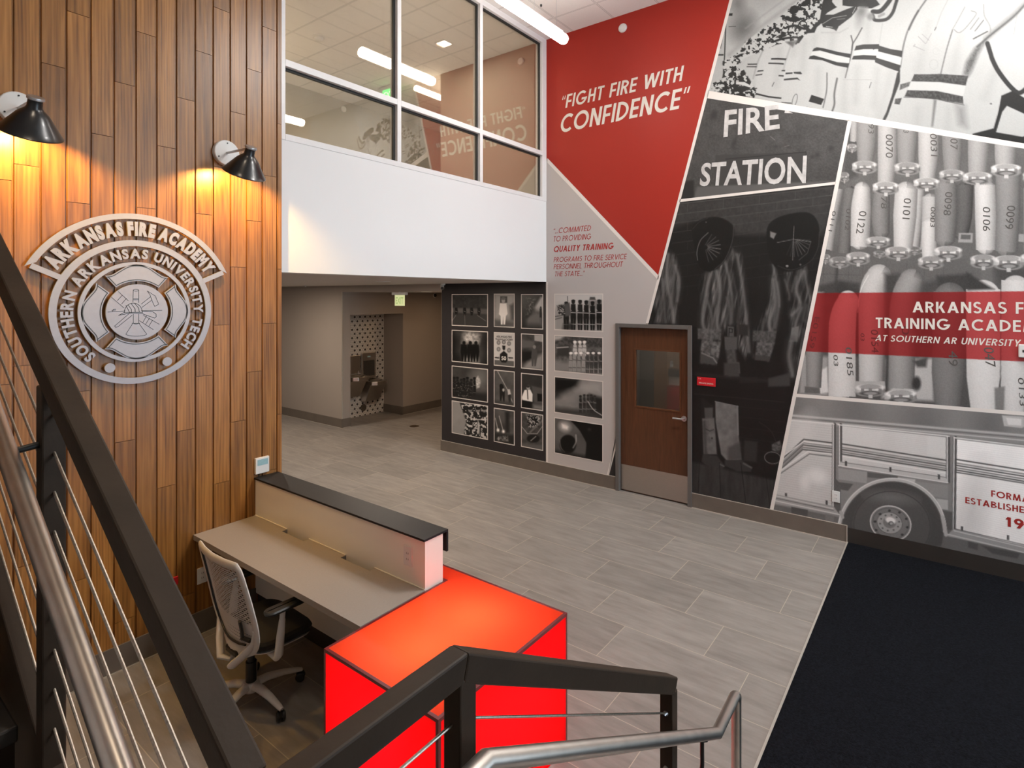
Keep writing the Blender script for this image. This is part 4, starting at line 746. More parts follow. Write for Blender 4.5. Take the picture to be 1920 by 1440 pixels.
# --- hoses
def paint_hoses(p):
    p.c[:] = 92+18*(p.noise(k=.03, seed=31)-.5)
    p.poly(z7(-200, 360, 1800, 440, 1800, 620, -200, 640), 92, 6)
    for x in (90, 165, 260, 355, 510, 650, 770, 900): p.line(z7(x, 410, x-8, 560), .9, 72, .7, .8)
    p.line(z7(60, 480, 340, 490), 1, 74); p.poly(z7(1150, 420, 1230, 420, 1225, 580, 1140, 580), 100, 2)
    p.poly(z7(1240, 440, 1800, 430, 1800, 570, 1260, 560), 62, 8, .8); p.line(z7(180, 430, 172, 540), 5, 66, 1.4)
    def coupling(q, rx, ry, c=178, dark=70):
        x, y = q; p.ell(x, y+ry*.42, rx*1.0, ry*.62, dark+62, 0, .8); p.poly([(x-rx, y-ry*.3), (x+rx, y-ry*.3), (x+rx, y+ry*.42), (x-rx, y+ry*.42)], lambda a, b: c-60*np.abs((a-x)/rx+.2)**2, .8)
        p.ell(x, y-ry*.3, rx*.98, ry*.52, c+16, 0, .8); p.ell(x, y-ry*.42, rx*.72, ry*.40, c-46, 0, .8)
        p.ell(x, y+ry*.50, rx*.70, ry*.36, dark, 0, .8, .9); p.ell(x+1, y+ry*.54, rx*.45, ry*.22, dark+70, 0, .7)
        for k in (-.62, -.1, .55): p.poly([(x+rx*k, y-ry*.2), (x+rx*(k+.22), y-ry*.15), (x+rx*(k+.22), y+ry*.36), (x+rx*k, y+ry*.36)], dark+38, .6, .8)
        p.poly([(x-rx*.12, y+ry*.75), (x+rx*.16, y+ry*.75), (x+rx*.16, y+ry*1.25), (x-rx*.12, y+ry*1.25)], c-10, .6)
    q5 = lambda x, y: z5(x, y)[0]; q7 = lambda x, y: z7(x, y)[0]
    def hose(f, pts, wid, s, l, d, bias=-.2): p.tube(f(*pts), [w*s for w in wid], l, d, bias)
    # second row, behind
    hose(z5, (800, 1130, 770, 1300, 745, 1500), (38, 34, 30), .3125, 165, 95); hose(z5, (880, 1130, 858, 1300, 840, 1520), (42, 40, 38), .3125, 108, 60); hose(z5, (1285, 1130, 1275, 1300, 1258, 1480), (36, 36, 30), .3125, 178, 110)
    hose(z5, (1565, 1110, 1560, 1300, 1540, 1420), (52, 48, 40), .3125, 92, 52); hose(z5, (1360, 1180, 1355, 1360, 1340, 1520), (50, 50, 45), .3125, 184, 110)
    coupling(q7(100, 375), 9, 9, 165); coupling(q7(700, 320), 14, 8, 150); coupling(q7(465, 345), 11, 7, 150); coupling(q7(195, 398), 19, 11, 160); p.poly(z7(1000, 205, 1095, 205, 1092, 270, 995, 268), 150, 1); p.poly(z7(1015, 215, 1080, 218, 1078, 248, 1012, 246), 88, 1); p.poly(z7(1400, 210, 1470, 215, 1470, 270, 1398, 262), 150, 1)
    hose(z5, (950, 1120, 942, 1250, 935, 1480), (46, 60, 56), .3125, 198, 120); coupling(q7(320, 372), 22, 13, 190)
    hose(z5, (1065, 1165, 1060, 1300, 1065, 1400), (50, 56, 48), .3125, 128, 72); coupling(q7(455, 262), 22, 11, 195)
    hose(z5, (1215, 1130, 1205, 1300, 1195, 1490), (68, 70, 56), .3125, 200, 118); coupling(q7(590, 335), 24, 13, 190)
    hose(z7, (805, 130, 800, 250, 800, 370), (50, 52, 46), .2778, 205, 130); coupling(q7(812, 400), 24, 13, 185)
    hose(z5, (1450, 1100, 1452, 1280, 1445, 1450), (66, 68, 60), .3125, 134, 78); coupling(q7(928, 335), 26, 14, 200)
    hose(z5, (1685, 1110, 1690, 1300, 1690, 1500), (62, 64, 58), .3125, 204, 130); hose(z5, (1825, 1040, 1825, 1280, 1815, 1510), (76, 72, 66), .3125, 138, 82)
    coupling(q7(1165, 392), 24, 14, 188); coupling(q7(1335, 400), 28, 15, 198); hose(z7, (1500, -100, 1500, 330), (62, 60), .2778, 170, 100); coupling(q7(1510, 380), 26, 14, 190); hose(z7, (1720, -100, 1720, 330), (62, 60), .2778, 150, 90); coupling(q7(1720, 380), 26, 14, 190)
    # upper row
    p.poly(z5(860, 720, 930, 720, 920, 1060, 830, 1100), 70, 5); hose(z5, (905, 700, 900, 850), (26, 24), .3125, 160, 90); coupling(q5(888, 885), 9, 8, 175); coupling(q5(842, 1060), 9, 10, 165)
    hose(z5, (980, 690, 975, 850, 968, 975), (62, 60, 46), .3125, 140, 84); hose(z5, (1100, 720, 1100, 920, 1090, 1100), (56, 58, 48), .3125, 176, 104)
    hose(z5, (1225, 740, 1220, 850, 1215, 975), (64, 62, 52), .3125, 142, 84); hose(z5, (1345, 770, 1345, 930, 1338, 1075), (60, 60, 46), .3125, 184, 110)
    hose(z5, (1490, 790, 1490, 900, 1490, 1020), (62, 60, 50), .3125, 138, 84); hose(z5, (1648, 820, 1645, 920, 1640, 1040), (64, 62, 54), .3125, 160, 96); hose(z5, (1808, 850, 1806, 930, 1806, 1000), (64, 62, 56), .3125, 166, 100)
    coupling(q5(963, 1000), 23, 13, 190); coupling(q5(1220, 1008), 24, 13, 185); coupling(q5(1090, 1125), 24, 13, 200); coupling(q5(1486, 1050), 23, 12, 185); coupling(q5(1335, 1100), 24, 12, 205); coupling(q5(1640, 1066), 27, 13, 198); coupling(q5(1812, 1018), 28, 13, 205)
    hose(z5, (2000, 880, 2000, 1040), (64, 56), .3125, 150, 90); coupling(q5(2000, 1060), 27, 13, 195); hose(z5, (2200, 900, 2200, 1040), (64, 56), .3125, 165, 95); coupling(q5(2200, 1060), 27, 13, 195)
    # lower row of large hoses
    p.poly(z7(-120, 590, 1900, 520, 1900, 1500, -120, 1400), 78, 6); p.poly(z7(60, 560, 200, 525, 330, 545, 330, 640, 60, 640), 60, 4); p.poly(z7(590, 480, 680, 500, 700, 640, 560, 640), 84, 4); p.poly(z7(850, 495, 1080, 480, 1115, 560, 1050, 620, 850, 620), 58, 4)
    p.poly(z7(-60, 1020, 120, 1040, 120, 1310, -80, 1290), 150, 4); p.poly(z7(480, 1050, 830, 1050, 830, 1340, 480, 1320), 176, 4); p.poly(z7(70, 1130, 110, 1110, 120, 1280, 60, 1290), 205, 2)
    hose(z7, (30, 600, 28, 900, 20, 1250), (64, 62, 50), .2778, 140, 84); p.poly(z7(-40, 1240, 60, 1250, 65, 1290, -40, 1285), 95, 1.2)
    p.poly(z7(180, 540, 250, 560, 330, 600, 330, 1040, 120, 1000, 150, 700), 52, 5)
    hose(z7, (260, 640, 215, 820, 212, 1310), (70, 92, 92), .2778, 206, 168, -.1)
    hose(z7, (470, 480, 420, 640, 412, 1210), (84, 94, 86), .2778, 190, 118, -.25); p.line(z7(390, 490, 335, 600, 318, 740), 1.2, 215, .7, curve=4); p.poly(z7(500, 480, 600, 480, 560, 640, 540, 1000, 530, 1290, 490, 1290, 510, 800), 62, 5)
    hose(z7, (690, 500, 630, 700, 612, 1255), (80, 96, 86), .2778, 150, 88, -.2); p.poly(z7(760, 540, 860, 520, 830, 800, 720, 1040, 740, 800), 70, 6); p.ell(*q7(715, 1220), 8, 13, 52, 0, 2.5); p.poly(z7(690, 1070, 790, 1040, 780, 1110, 720, 1110), 70, 3)
    p.poly(z7(300, 1205, 500, 1205, 505, 1260, 300, 1265), 165, 1); coupling(q7(402, 1262), 28, 13, 195); coupling(q7(607, 1305), 30, 14, 205)
    hose(z7, (940, 600, 935, 900, 925, 1150, 925, 1370), (112, 112, 108, 84), .2778, 122, 82, -.1)
    hose(z7, (1165, 585, 1165, 900, 1165, 1180, 1165, 1400), (116, 116, 112, 84), .2778, 212, 186, 0); hose(z7, (1385, 525, 1375, 900, 1370, 1200, 1370, 1420), (98, 96, 90, 70), .2778, 206, 172, 0); p.line(z7(1283, 560, 1283, 1220), 1, 82, .8); p.poly(z7(1240, 1250, 1310, 1240, 1305, 1400, 1245, 1400), 120, 2)
    hose(z7, (1600, 540, 1600, 1000, 1600, 1420), (110, 108, 84), .2778, 160, 110, 0); hose(z7, (1850, 540, 1850, 1000, 1850, 1420), (120, 110, 84), .2778, 200, 150, 0)
    p.poly(z7(1050, 470, 1240, 585, 1060, 592), 55, 3); p.grain(9, .8)
def band_red(px, py, C):
    top = 549.4-.0088*(px-1533); bot = 659+.0466*(px-1510); m = np.clip(np.minimum(py-top, bot-py)+.5, 0, 1)[:, None]
    return C*(1-m)+(np.array([.140, .0035, .0045])+C*np.array([.40, .075, .078]))*m
t = thing('mural', (XM, .1, 2.9), 'mural panel of numbered hanging fire hoses crossed by a red title band', 'wall mural')
printed('picture', t, [(1596.5, 227.8), (2100, 306.5), (2100, 786.8), (RR(738)-.4, 738.4)], (400, 420), paint_hoses, 92, 1.05, colour=band_red)
M['stencil'] = mat('stencil_ink', (.085, .08, .075), .5, var=(30, .2)); M['stencilred'] = mat('stencil_ink_under_band', (.13, .012, .012), .5, var=(30, .2))
def num(m, txt, f, x, y0, y1, w, tilt=0):            # stencilled number reading downwards
    b = MB(); p = f(x-w/2, y0, x-w/2-tilt, y1, x+w/2, y0+4, x+w/2-tilt, y1+4); letters_on(b, txt, quad_fn(p[0], p[1], p[2], p[3], .0024), .0); b.build('stencilled_number', M[m], t, fix=False)
for a in (('93', z5, 1003, 742, 800, 34), ('0070', z5, 1112, 805, 945, 42), ('3', z5, 1212, 780, 795, 30), ('0031', z5, 1376, 800, 935, 40, -6), ('07', z5, 1500, 830, 895, 44), ('0111', z5, 782, 1265, 1385, 22, 24), ('0102', z5, 868, 1250, 1380, 26, 10), ('0122', z5, 955, 1265, 1400, 44, 22), ('78', z5, 1080, 1180, 1250, 36), ('0101', z5, 1222, 1188, 1312, 44, 10), ('0098', z5, 1470, 1150, 1290, 44, 12), ('0003', z5, 1375, 1240, 1360, 28, 4), ('0106', z5, 1695, 1240, 1385, 44, 0), ('0099', z5, 1845, 1232, 1372, 50, 16), ('0185', z7, 255, 975, 1165, 42, -14), ('03', z7, 168, 1025, 1100, 30, -4), ('49', z7, 962, 1000, 1100, 62, 0), ('047', z7, 1200, 975, 1105, 68, -16), ('0133', z7, 1418, 1180, 1370, 40, -14)):
    num('stencil', *a)
for a in (('E0159', z7, 45, 770, 980, 34, 40), ('03', z7, 350, 880, 930, 26), ('0154', z7, 430, 855, 1010, 48, -6), ('0', z7, 640, 830, 890, 50)): num('stencilred', *a)
words(t, 'paleink', ('ARKANSAS FIRE', .18, (1711.2, 585.6), 1887.5, 565.6, 0, .0022, .15, 'ARKANSAS'), ('TRAINING ACADEMY', .18, (1641.9, 614.6), 1914, 595.4, 0, .0022, .15, 'TRAINING ACADE'), ('AT SOUTHERN AR UNIVERSITY TECH', .165, (1641, 639), 1915, 627.6, .2, .0022, .15, 'AT SOUTHERN AR UNIVERSITY'))
# --- fire truck
def paint_truck(p):
    p.c[:] = 128
    p.poly(z8(150, 90, 2700, 290, 2700, 460, 150, 225), lambda x, y: 118+8*np.sin(x*.05)+10*(p.noise(x, y, .02, 41)-.5), 1.2)
    p.poly(z8(150, 222, 2700, 440, 2700, 520, 150, 285), 138, 1); p.line(z8(180, 236, 2700, 452), 3.2, 176, .9); p.line(z8(180, 252, 2700, 470), 1.2, 90, .7); p.line(z8(180, 268, 2700, 492), 2.2, 186, .8)
    def slats(q, c0, n, lo, hi, dx=0):
        p.poly(z8(*q), lambda x, y: c0+14*(p.noise(x*.6, y*.2, .03, 42)-.5), .8)
        (x0, y0, x1, y1, x2, y2, x3, y3) = q
        for i in range(1, n): t_ = i/n; p.line(z8(x0+(x3-x0)*t_, y0+(y3-y0)*t_, x1+(x2-x1)*t_, y1+(y2-y1)*t_), .9, c0-28, .7, .45)
    slats((160, 270, 485, 300, 485, 915, 40, 830), 190, 34, 0, 0); p.ell(*z8(370, 690)[0], 18, 13, 220, 20, 7, .8); p.ell(*z8(280, 730)[0], 9, 15, 215, 0, 6, .8); p.ell(*z8(250, 400)[0], 22, 40, 205, 20, 14, .6)
    slats((548, 315, 1335, 400, 1335, 715, 548, 600), 206, 22, 0, 0); p.poly(z8(545, 320, 860, 350, 830, 480, 545, 450), 206, 5, .7); p.poly(z8(1195, 390, 1330, 405, 1330, 545, 1195, 525), 212, 2, .7)
    slats((1415, 415, 2700, 570, 2700, 1420, 1405, 1085), 244, 44, 0, 0); p.ell(*z8(1530, 960)[0], 22, 70, 176, 10, 22, .5)
    for k, c in ((0, 84), (26, 140), (42, 92), (60, 128), (76, 88)):                      # stripe package
        p.line(z8(548, 448+k, 1335, 572+k), 2.6, c, .8); p.line(z8(1415, 566+k*1.05, 2700, 770+k*1.15), 2.6, c, .8)
        p.line(z8(110-k*.25, 560+k*1.1, 268-k*.1, 415+k, 485, 442+k), 2.6, c, .8)
    p.line(z8(550, 540, 1335, 668), 2.2, 222, .8); p.line(z8(1415, 662, 2700, 870), 2.4, 100, .8); p.line(z8(85, 655, 300, 505, 485, 525), 2.0, 215, .8); p.line(z8(80, 680, 312, 524, 485, 545), 2.0, 110, .8); p.line(z8(105, 545, 268, 432, 485, 458), 1.6, 220, .7)
    for x0, y0, x1, y1 in ((490, 300, 488, 930), (536, 305, 536, 610), (1345, 395, 1345, 735), (1397, 400, 1388, 1100)):
        p.line(z8(x0+9, y0, x1+9, y1), 5.5, 78, .8); p.line(z8(x0, y0, x1, y1), 2.4, 205, .7); p.line(z8(x0-8, y0, x1-8, y1), 1.0, 90, .6)
    p.line(z8(525, 305, 1360, 392), 2.0, 220, .7); p.line(z8(170, 272, 495, 300), 1.8, 215, .7); p.line(z8(1395, 402, 2700, 560), 2.2, 220, .7)
    p.poly(z8(545, 580, 1335, 700, 1345, 735, 530, 610), 186, .8); p.line(z8(530, 612, 1350, 740), 2, 215, .7); p.line(z8(550, 585, 1335, 700), 1.2, 110, .7)
    for x, y in ((585, 595), (918, 640), (1282, 695), (135, 835), (440, 890), (1455, 1085), (1800, 1150)): p.poly(z8(x-8, y-18, x+8, y-16, x+8, y+20, x-8, y+18), 70, .7)
    p.poly(z8(528, 630, 745, 660, 740, 745, 530, 715), 150, .8); p.poly(z8(975, 700, 1105, 715, 1100, 770, 985, 740), 185, 1); p.poly(z8(1105, 730, 1350, 760, 1350, 860, 1170, 830), 140, .8); p.poly(z8(1265, 860, 1350, 870, 1350, 945, 1280, 935), 172, .8); p.poly(z8(530, 735, 640, 750, 600, 800, 535, 790), 88, 1); p.poly(z8(745, 660, 975, 690, 965, 720, 745, 700), 92, 1)
    p.poly(z8(500, 700, 545, 750, 545, 985, 500, 940), 90, 1); p.poly(z8(1290, 940, 1385, 960, 1385, 1110, 1330, 1100), 88, 2)
    # lower rails and underbody
    p.poly(z8(30, 820, 490, 915, 540, 985, 20, 890), 152, .8); p.line(z8(40, 835, 490, 935), 1.4, 200, .7); p.line(z8(30, 870, 540, 980), 2, 196, .7); p.line(z8(30, 850, 490, 948), 1.2, 88, .7); p.poly(z8(0, 895, 540, 1000, 620, 1100, 0, 1000), 98, 1); p.poly(z8(175, 920, 300, 945, 295, 1000, 175, 975), 74, 1); p.poly(z8(430, 975, 500, 990, 490, 1040, 430, 1020), 110, 1)
    p.poly(z8(1300, 1080, 2700, 1380, 2700, 1600, 1200, 1300), 100, 1); p.poly(z8(1390, 1085, 2700, 1400, 2700, 1440, 1340, 1140), 150, .8); p.line(z8(1395, 1100, 2700, 1412), 1.4, 205, .7); p.line(z8(1400, 1085, 2700, 1385), 1.2, 80, .7); p.line(z8(1340, 1125, 2700, 1450), 2, 190, .7); p.poly(z8(1500, 1180, 1575, 1200, 1570, 1245, 1500, 1225), 78, 1.5); p.poly(z8(1600, 1210, 1890, 1270, 1870, 1310, 1680, 1270), 76, 1.5)
    # wheel arch and wheel
    p.poly([(x, y) for x, y in ((1440+.25*(930+385*math.cos(a)), 720+.25*(1105-380*math.sin(a))) for a in np.linspace(-.3, math.pi+.3, 40))], 74, 1); p.ring(*z8(930, 1105)[0], 99, 97, 6.5, 178, 0, .9, 1, 180, 360); p.ring(*z8(930, 1105)[0], 95, 93, 1.6, 96, 0, .8, 1, 180, 360); p.ring(*z8(930, 1105)[0], 101.5, 99.5, 1.5, 215, 0, .8, 1, 180, 360)
    p.line(z8(1310, 1000, 1335, 1130), 7, 170, .9); p.line(z8(545, 960, 560, 1000), 6, 160, .9)
    p.ell(*z8(930, 1062)[0], 74, 66, 84, 12, 1.2); p.ell(*z8(925, 850)[0], 40, 10, 122, 6, 9, .7); p.ring(*z8(930, 1062)[0], 72, 64, 2, 70, 12); p.ell(*z8(920, 1045)[0], 39, 33, 118, 18, .9); p.ring(*z8(920, 1045)[0], 38.5, 32, 2.2, 196, 18); p.ring(*z8(920, 1045)[0], 34, 28, 1.0, 88, 18); p.ell(*z8(912, 1042)[0], 24, 20, 156, 18, 1.0); p.ring(*z8(912, 1042)[0], 24, 20, 1.2, 90, 18)
    for k in range(10):
        a = math.radians(k*36+12); p.ell(1440+.25*920+31*math.cos(a)+1, 720+.25*1045+26*math.sin(a)+2, 2.6, 2.2, 58); p.ell(1440+.25*912+18*math.cos(a+.3), 720+.25*1040+15*math.sin(a+.3), 1.7, 1.5, 84)
    p.ell(*z8(912, 1038)[0], 12.5, 10.5, 120, 18, .8); p.ell(*z8(920, 1022)[0], 10, 6, 226, 18, 1.4); p.ell(*z8(922, 1045)[0], 5, 4, 88, 0, .8); p.ell(*z8(925, 1046)[0], 3, 2.4, 165, 0, .7)
    p.poly(z8(1755, 235, 1920, 245, 1925, 320, 1900, 330, 1770, 315), 176, 1); p.poly(z8(1785, 252, 1900, 262, 1900, 312, 1800, 305), 206, 1); p.grain(5, .8)
t = thing('mural', (XM, .2, 1.1), 'grey mural panel of the side and rear wheel of a fire truck', 'wall mural')
printed('picture', t, [(1493, 744), (2100, 793.6), (2100, 1109), (1446.6, 967)], (420, 260), paint_truck, 128, 1.08)
words(t, 'redink', ('FORMALLY', .18, (1858.5, 931), 1914, 919, 0, .0022, .15, 'FORM'), ('ESTABLISHED', .18, (1810, 943), 1920, 931.6, 0, .0022, .15, 'ESTABLISHE'), ('19', .21, (1885, 986.3), 1920, 968.6, 0, .0022, .2))
# --- charcoal field with the history photographs
t = thing('mural', (XM, 5.6, 1.4), 'charcoal mural panel behind twelve small historic photographs', 'wall mural')
b = MB(); b.flat([at(YEND-.004, ZS, .0008), at(YB+.004, ZS, .0008), at(YB+.004, .1, .0008), at(YEND-.004, .1, .0008)]); b.build('charcoal_field', M['mdark'], t)
# ================================================================== historic photographs on the wall
def crowd(p, x0, x1, yt, yb, n, dark=22, light=150, seed=1, band=True, head=12, vary=10):
    """a row of standing figures in turnout gear"""
    r = random.Random(seed)
    for k in range(n):
        x = x0+(x1-x0)*(k+.5)/n+r.uniform(-3, 3); w = (x1-x0)/n*.62; t = yt+r.uniform(-vary, vary); d = dark+r.uniform(-6, 14)
        f = lambda *a: zh(*a)
        p.poly(f(x-w*.55, t+head*2, x+w*.55, t+head*2, x+w*.7, t+(yb-t)*.58, x+w*.5, yb, x+w*.08, yb, x, t+(yb-t)*.62, x-w*.08, yb, x-w*.5, yb, x-w*.7, t+(yb-t)*.58), d, .7)
        q = f(x, t+head)[0]; p.ell(q[0], q[1], head*.8*.264, head*.264, d+10, 0, .6); p.ell(q[0], q[1]-head*.14, head*.85*.264, head*.5*.264, d-4, 0, .6)
        if band:
            for yy in (.42, .80): p.line(f(x-w*.55, t+(yb-t)*yy, x+w*.55, t+(yb-t)*yy+2), 1.2, light, .6, .9)
            p.line(f(x-w*.62, t+(yb-t)*.34, x-w*.5, t+(yb-t)*.36), 1.0, light, .5, .8)
def ph_drill(p):
    p.c[:] = 44+26*(p.noise(k=.25, seed=51)-.5); p.poly(zh(90, 215, 370, 225, 370, 265, 90, 250), 80, 2); p.poly(zh(90, 255, 370, 270, 370, 360, 90, 345), 50, 3)
    for x in (135, 195, 245, 297): p.poly(zh(x-10, 215, x+8, 215, x+12, 245, x+5, 270, x-6, 270, x-12, 245), 18, .7); p.line(zh(x-6, 240, x+6, 244), 1, 110, .5)
    p.line(zh(135, 265, 105, 310), .8, 120); p.line(zh(195, 265, 198, 350), .8, 100); p.line(zh(285, 270, 345, 310), .8, 110)
def ph_chief(p):
    p.c[:] = 120+40*(p.noise(k=.15, seed=52)-.5); p.poly(zh(405, 118, 550, 118, 550, 290, 405, 290), 150, 6); p.poly(zh(448, 135, 497, 135, 497, 180, 448, 180), 40, .8); p.poly(zh(515, 200, 550, 180, 550, 310, 525, 300), 70, 3); p.poly(zh(405, 300, 550, 320, 550, 360, 405, 355), 78, 4)
    p.poly(zh(445, 185, 492, 185, 500, 260, 488, 275, 482, 335, 470, 335, 468, 280, 464, 335, 452, 335, 450, 275, 438, 262), 226, .8); q = zh(469, 165)[0]; p.ell(q[0], q[1], 3.6, 5, 150); p.ell(q[0], q[1]-4, 4.6, 2.6, 90)
def ph_alley(p):
    p.c[:] = 20+10*p.noise(k=.2, seed=53); p.poly(zh(690, 215, 735, 140, 752, 140, 752, 250, 700, 240), 165, 3); p.poly(zh(640, 270, 700, 230, 750, 250, 752, 345, 640, 340, 610, 315), 92, 8); p.poly(zh(600, 130, 700, 150, 670, 260, 640, 290, 610, 280), lambda x, y: 20+110*np.clip(p.noise(x, y, .4, 54, 2)-.45, 0, 1)*2, 2); p.ell(*zh(735, 215)[0], 1.5, 2, 15); p.poly(zh(727, 222, 742, 222, 740, 285, 728, 285), 12, .8); p.poly(zh(596, 118, 640, 118, 620, 370, 596, 370), 12, 6)
def ph_flame(p):
    p.c[:] = 18+6*p.noise(k=.2, seed=55); p.poly(zh(130, 390, 170, 378, 330, 385, 320, 470, 340, 540, 320, 600, 270, 610, 180, 590, 150, 520, 165, 440), 66, 9, .9); p.poly(zh(190, 400, 240, 380, 300, 410, 290, 470, 180, 465), lambda x, y: 150+110*(p.noise(x, y, .25, 56, 2)-.45), 6); p.poly(zh(185, 560, 290, 570, 300, 610, 180, 600), 130, 4)
    for x in (190, 235, 275): p.poly(zh(x-20, 475, x+20, 478, x+24, 530, x+14, 600, x+4, 600, x, 545, x-6, 600, x-16, 598, x-24, 525), 12, .9); p.ell(*zh(x, 466)[0], 3, 3.6, 14)
def ph_poster(p):
    p.c[:] = 178; p.poly(zh(402, 585, 550, 596, 550, 640, 402, 630), 84, 1)
    for x, y in ((436, 463), (473, 460), (510, 470), (436, 510), (510, 518)): q = zh(x, y)[0]; p.ell(q[0], q[1], 3.6, 4.2, 96, 0, .8); p.ell(q[0], q[1], 2, 2.4, 140, 0, .7)
    p.poly(zh(462, 484, 484, 486, 482, 512, 473, 518, 464, 510), 30, .8); p.poly(zh(473, 522, 498, 545, 500, 590, 488, 606, 458, 604, 444, 585, 446, 545), 24, .9)
    for x in (425, 522): p.line(zh(x-14, 570, x+14, 573), 1.6, 40, .7)
def ph_porch(p):
    p.c[:] = 58+30*(p.noise(k=.2, seed=57)-.5); p.poly(zh(690, 410, 752, 412, 752, 460, 690, 450), 150, 1); p.poly(zh(596, 440, 690, 455, 690, 500, 596, 500), 84, 2); p.poly(zh(596, 520, 700, 530, 660, 600, 596, 600), 22, 3); p.poly(zh(640, 600, 752, 540, 752, 660, 600, 650), 128, 4); p.poly(zh(675, 505, 705, 508, 712, 560, 700, 630, 690, 632, 688, 580, 682, 632, 672, 630, 668, 555), 70, .8); p.ell(*zh(690, 494)[0], 3, 3.5, 120)
def ph_line(p):
    p.c[:] = 52+24*(p.noise(k=.1, seed=58)-.5); p.ell(*zh(300, 720)[0], 14, 18, 110, 0, 14, .9); p.poly(zh(272, 720, 290, 700, 310, 740, 300, 780, 280, 790), lambda x, y: 160+90*(p.noise(x, y, .4, 59, 2)-.5), 1.5); crowd(p, 110, 275, 715, 845, 7, 18, 120, 4); p.poly(zh(100, 800, 360, 830, 360, 890, 100, 860), 30, 4, .8); p.poly(zh(105, 740, 240, 740, 240, 850, 105, 850), lambda x, y: 20+130*np.clip(p.noise(x, y, .6, 60, 2)-.55, 0, 1)*2.2, 2, .8)
def ph_pole(p):
    p.c[:] = 78+26*(p.noise(k=.08, seed=61)-.5); p.line(zh(430, 670, 500, 800, 540, 900), 1.4, 150, .7); p.poly(zh(443, 775, 470, 765, 480, 810, 478, 885, 470, 888, 462, 835, 455, 880, 445, 878), 26, .8); p.ell(*zh(455, 770)[0], 3.4, 3.6, 20); p.poly(zh(500, 815, 520, 812, 524, 850, 520, 895, 508, 892, 505, 850), 40, .8); p.poly(zh(500, 795, 516, 795, 524, 830, 502, 835), 175, .9); p.ell(*zh(470, 800)[0], 2, 3, 170); p.poly(zh(402, 870, 550, 890, 550, 915, 402, 900), 60, 3)
def ph_shirt(p):
    p.c[:] = 46+14*(p.noise(k=.1, seed=62)-.5); p.poly(zh(670, 770, 752, 790, 752, 900, 690, 890), 74, 1.5); p.poly(zh(710, 825, 750, 830, 750, 880, 712, 880), 18, 1); p.poly(zh(600, 850, 620, 800, 660, 795, 678, 830, 676, 890, 604, 880), 215, 1); p.line(zh(640, 800, 644, 865), 1.6, 30, .6); p.ell(*zh(646, 782)[0], 3.4, 4.4, 150); p.ell(*zh(645, 775)[0], 3.6, 2.4, 40); p.poly(zh(600, 870, 680, 885, 676, 935, 600, 928), 18, 1); p.poly(zh(680, 900, 752, 910, 752, 945, 680, 938), 110, 4)
def ph_gear(p):
    p.c[:] = 128+10*(p.noise(k=.1, seed=63)-.5); p.poly(zh(160, 890, 360, 910, 360, 1155, 190, 1125, 205, 1020), lambda x, y: np.where(p.noise(x, y, .30, 64, 2) > .62, 175, 18+20*p.noise(x, y, .5, 65, 2)), 1.5); p.line(zh(215, 990, 270, 1010, 350, 1010), 1.6, 180, .8); p.poly(zh(288, 1010, 302, 1040, 300, 1120, 285, 1080), 165, 1.2)
    for x in (235, 290, 335): p.ell(*zh(x, 940)[0], 4, 5, 120, 0, 1); p.ell(*zh(x, 930)[0], 5, 3, 22)
def ph_beams(p):
    p.c[:] = 66+44*(p.noise(k=.07, seed=66)-.5); p.poly(zh(485, 960, 510, 960, 510, 1100, 490, 1100), 26, 3); p.line(zh(412, 1000, 432, 1085), 1.2, 170, .8); p.line(zh(440, 985, 470, 1095), 1.2, 170, .8); p.ell(*zh(432, 1085)[0], 2.4, 3, 235, 0, 1.6); p.ell(*zh(470, 1095)[0], 2.4, 3, 235, 0, 1.6); p.poly(zh(405, 1105, 550, 1120, 550, 1192, 405, 1170), 26, 3, .8); p.poly(zh(425, 1130, 500, 1125, 505, 1165, 425, 1160), lambda x, y: 60+150*(p.noise(x, y, .4, 67, 2)-.3), 2)
def ph_cut(p):
    p.c[:] = 62+40*(p.noise(k=.15, seed=68)-.5); p.poly(zh(630, 975, 735, 985, 720, 1060, 650, 1070), lambda x, y: np.where(p.noise(x, y, .55, 69, 2) > .55, 150, 20), 1.6); p.line(zh(600, 1060, 640, 1110, 710, 1110, 745, 1060), 1.2, 150, .7); p.line(zh(660, 1100, 745, 1020), 3.5, 96, 1); p.ell(*zh(682, 1145)[0], 12, 7.5, 18, 0, 1); p.line(zh(665, 1160, 700, 1130), 1.6, 140, .8); p.poly(zh(600, 1180, 750, 1190, 750, 1232, 600, 1203), 84, 3)
def ph_team(p):
    p.c[:] = 168+18*(p.noise(k=.08, seed=70)-.5); p.poly(zh(828, 116, 1178, 115, 1178, 170, 828, 190), 182, 8); p.poly(zh(1060, 165, 1178, 160, 1178, 230, 1060, 220), 120, 2); p.poly(zh(1085, 140, 1120, 140, 1125, 160, 1080, 160), 70, 1); p.poly(zh(828, 230, 1178, 240, 1178, 390, 828, 380), 140, 6); p.line(zh(828, 280, 890, 270), 1.4, 60, .8); p.line(zh(828, 300, 885, 286), 1.6, 70, .8)
    p.poly(zh(850, 200, 900, 190, 900, 270, 860, 260), lambda x, y: np.where(p.noise(x, y, .5, 71, 2) > .55, 140, 30), 1.2); crowd(p, 895, 1175, 165, 375, 6, 20, 205, 8, head=16, vary=8); p.poly(zh(900, 190, 940, 180, 950, 270, 910, 280), 74, 1.4); p.poly(zh(900, 330, 960, 320, 970, 378, 890, 372), 30, 4, .8); p.line(zh(925, 135, 927, 170), 1, 40)
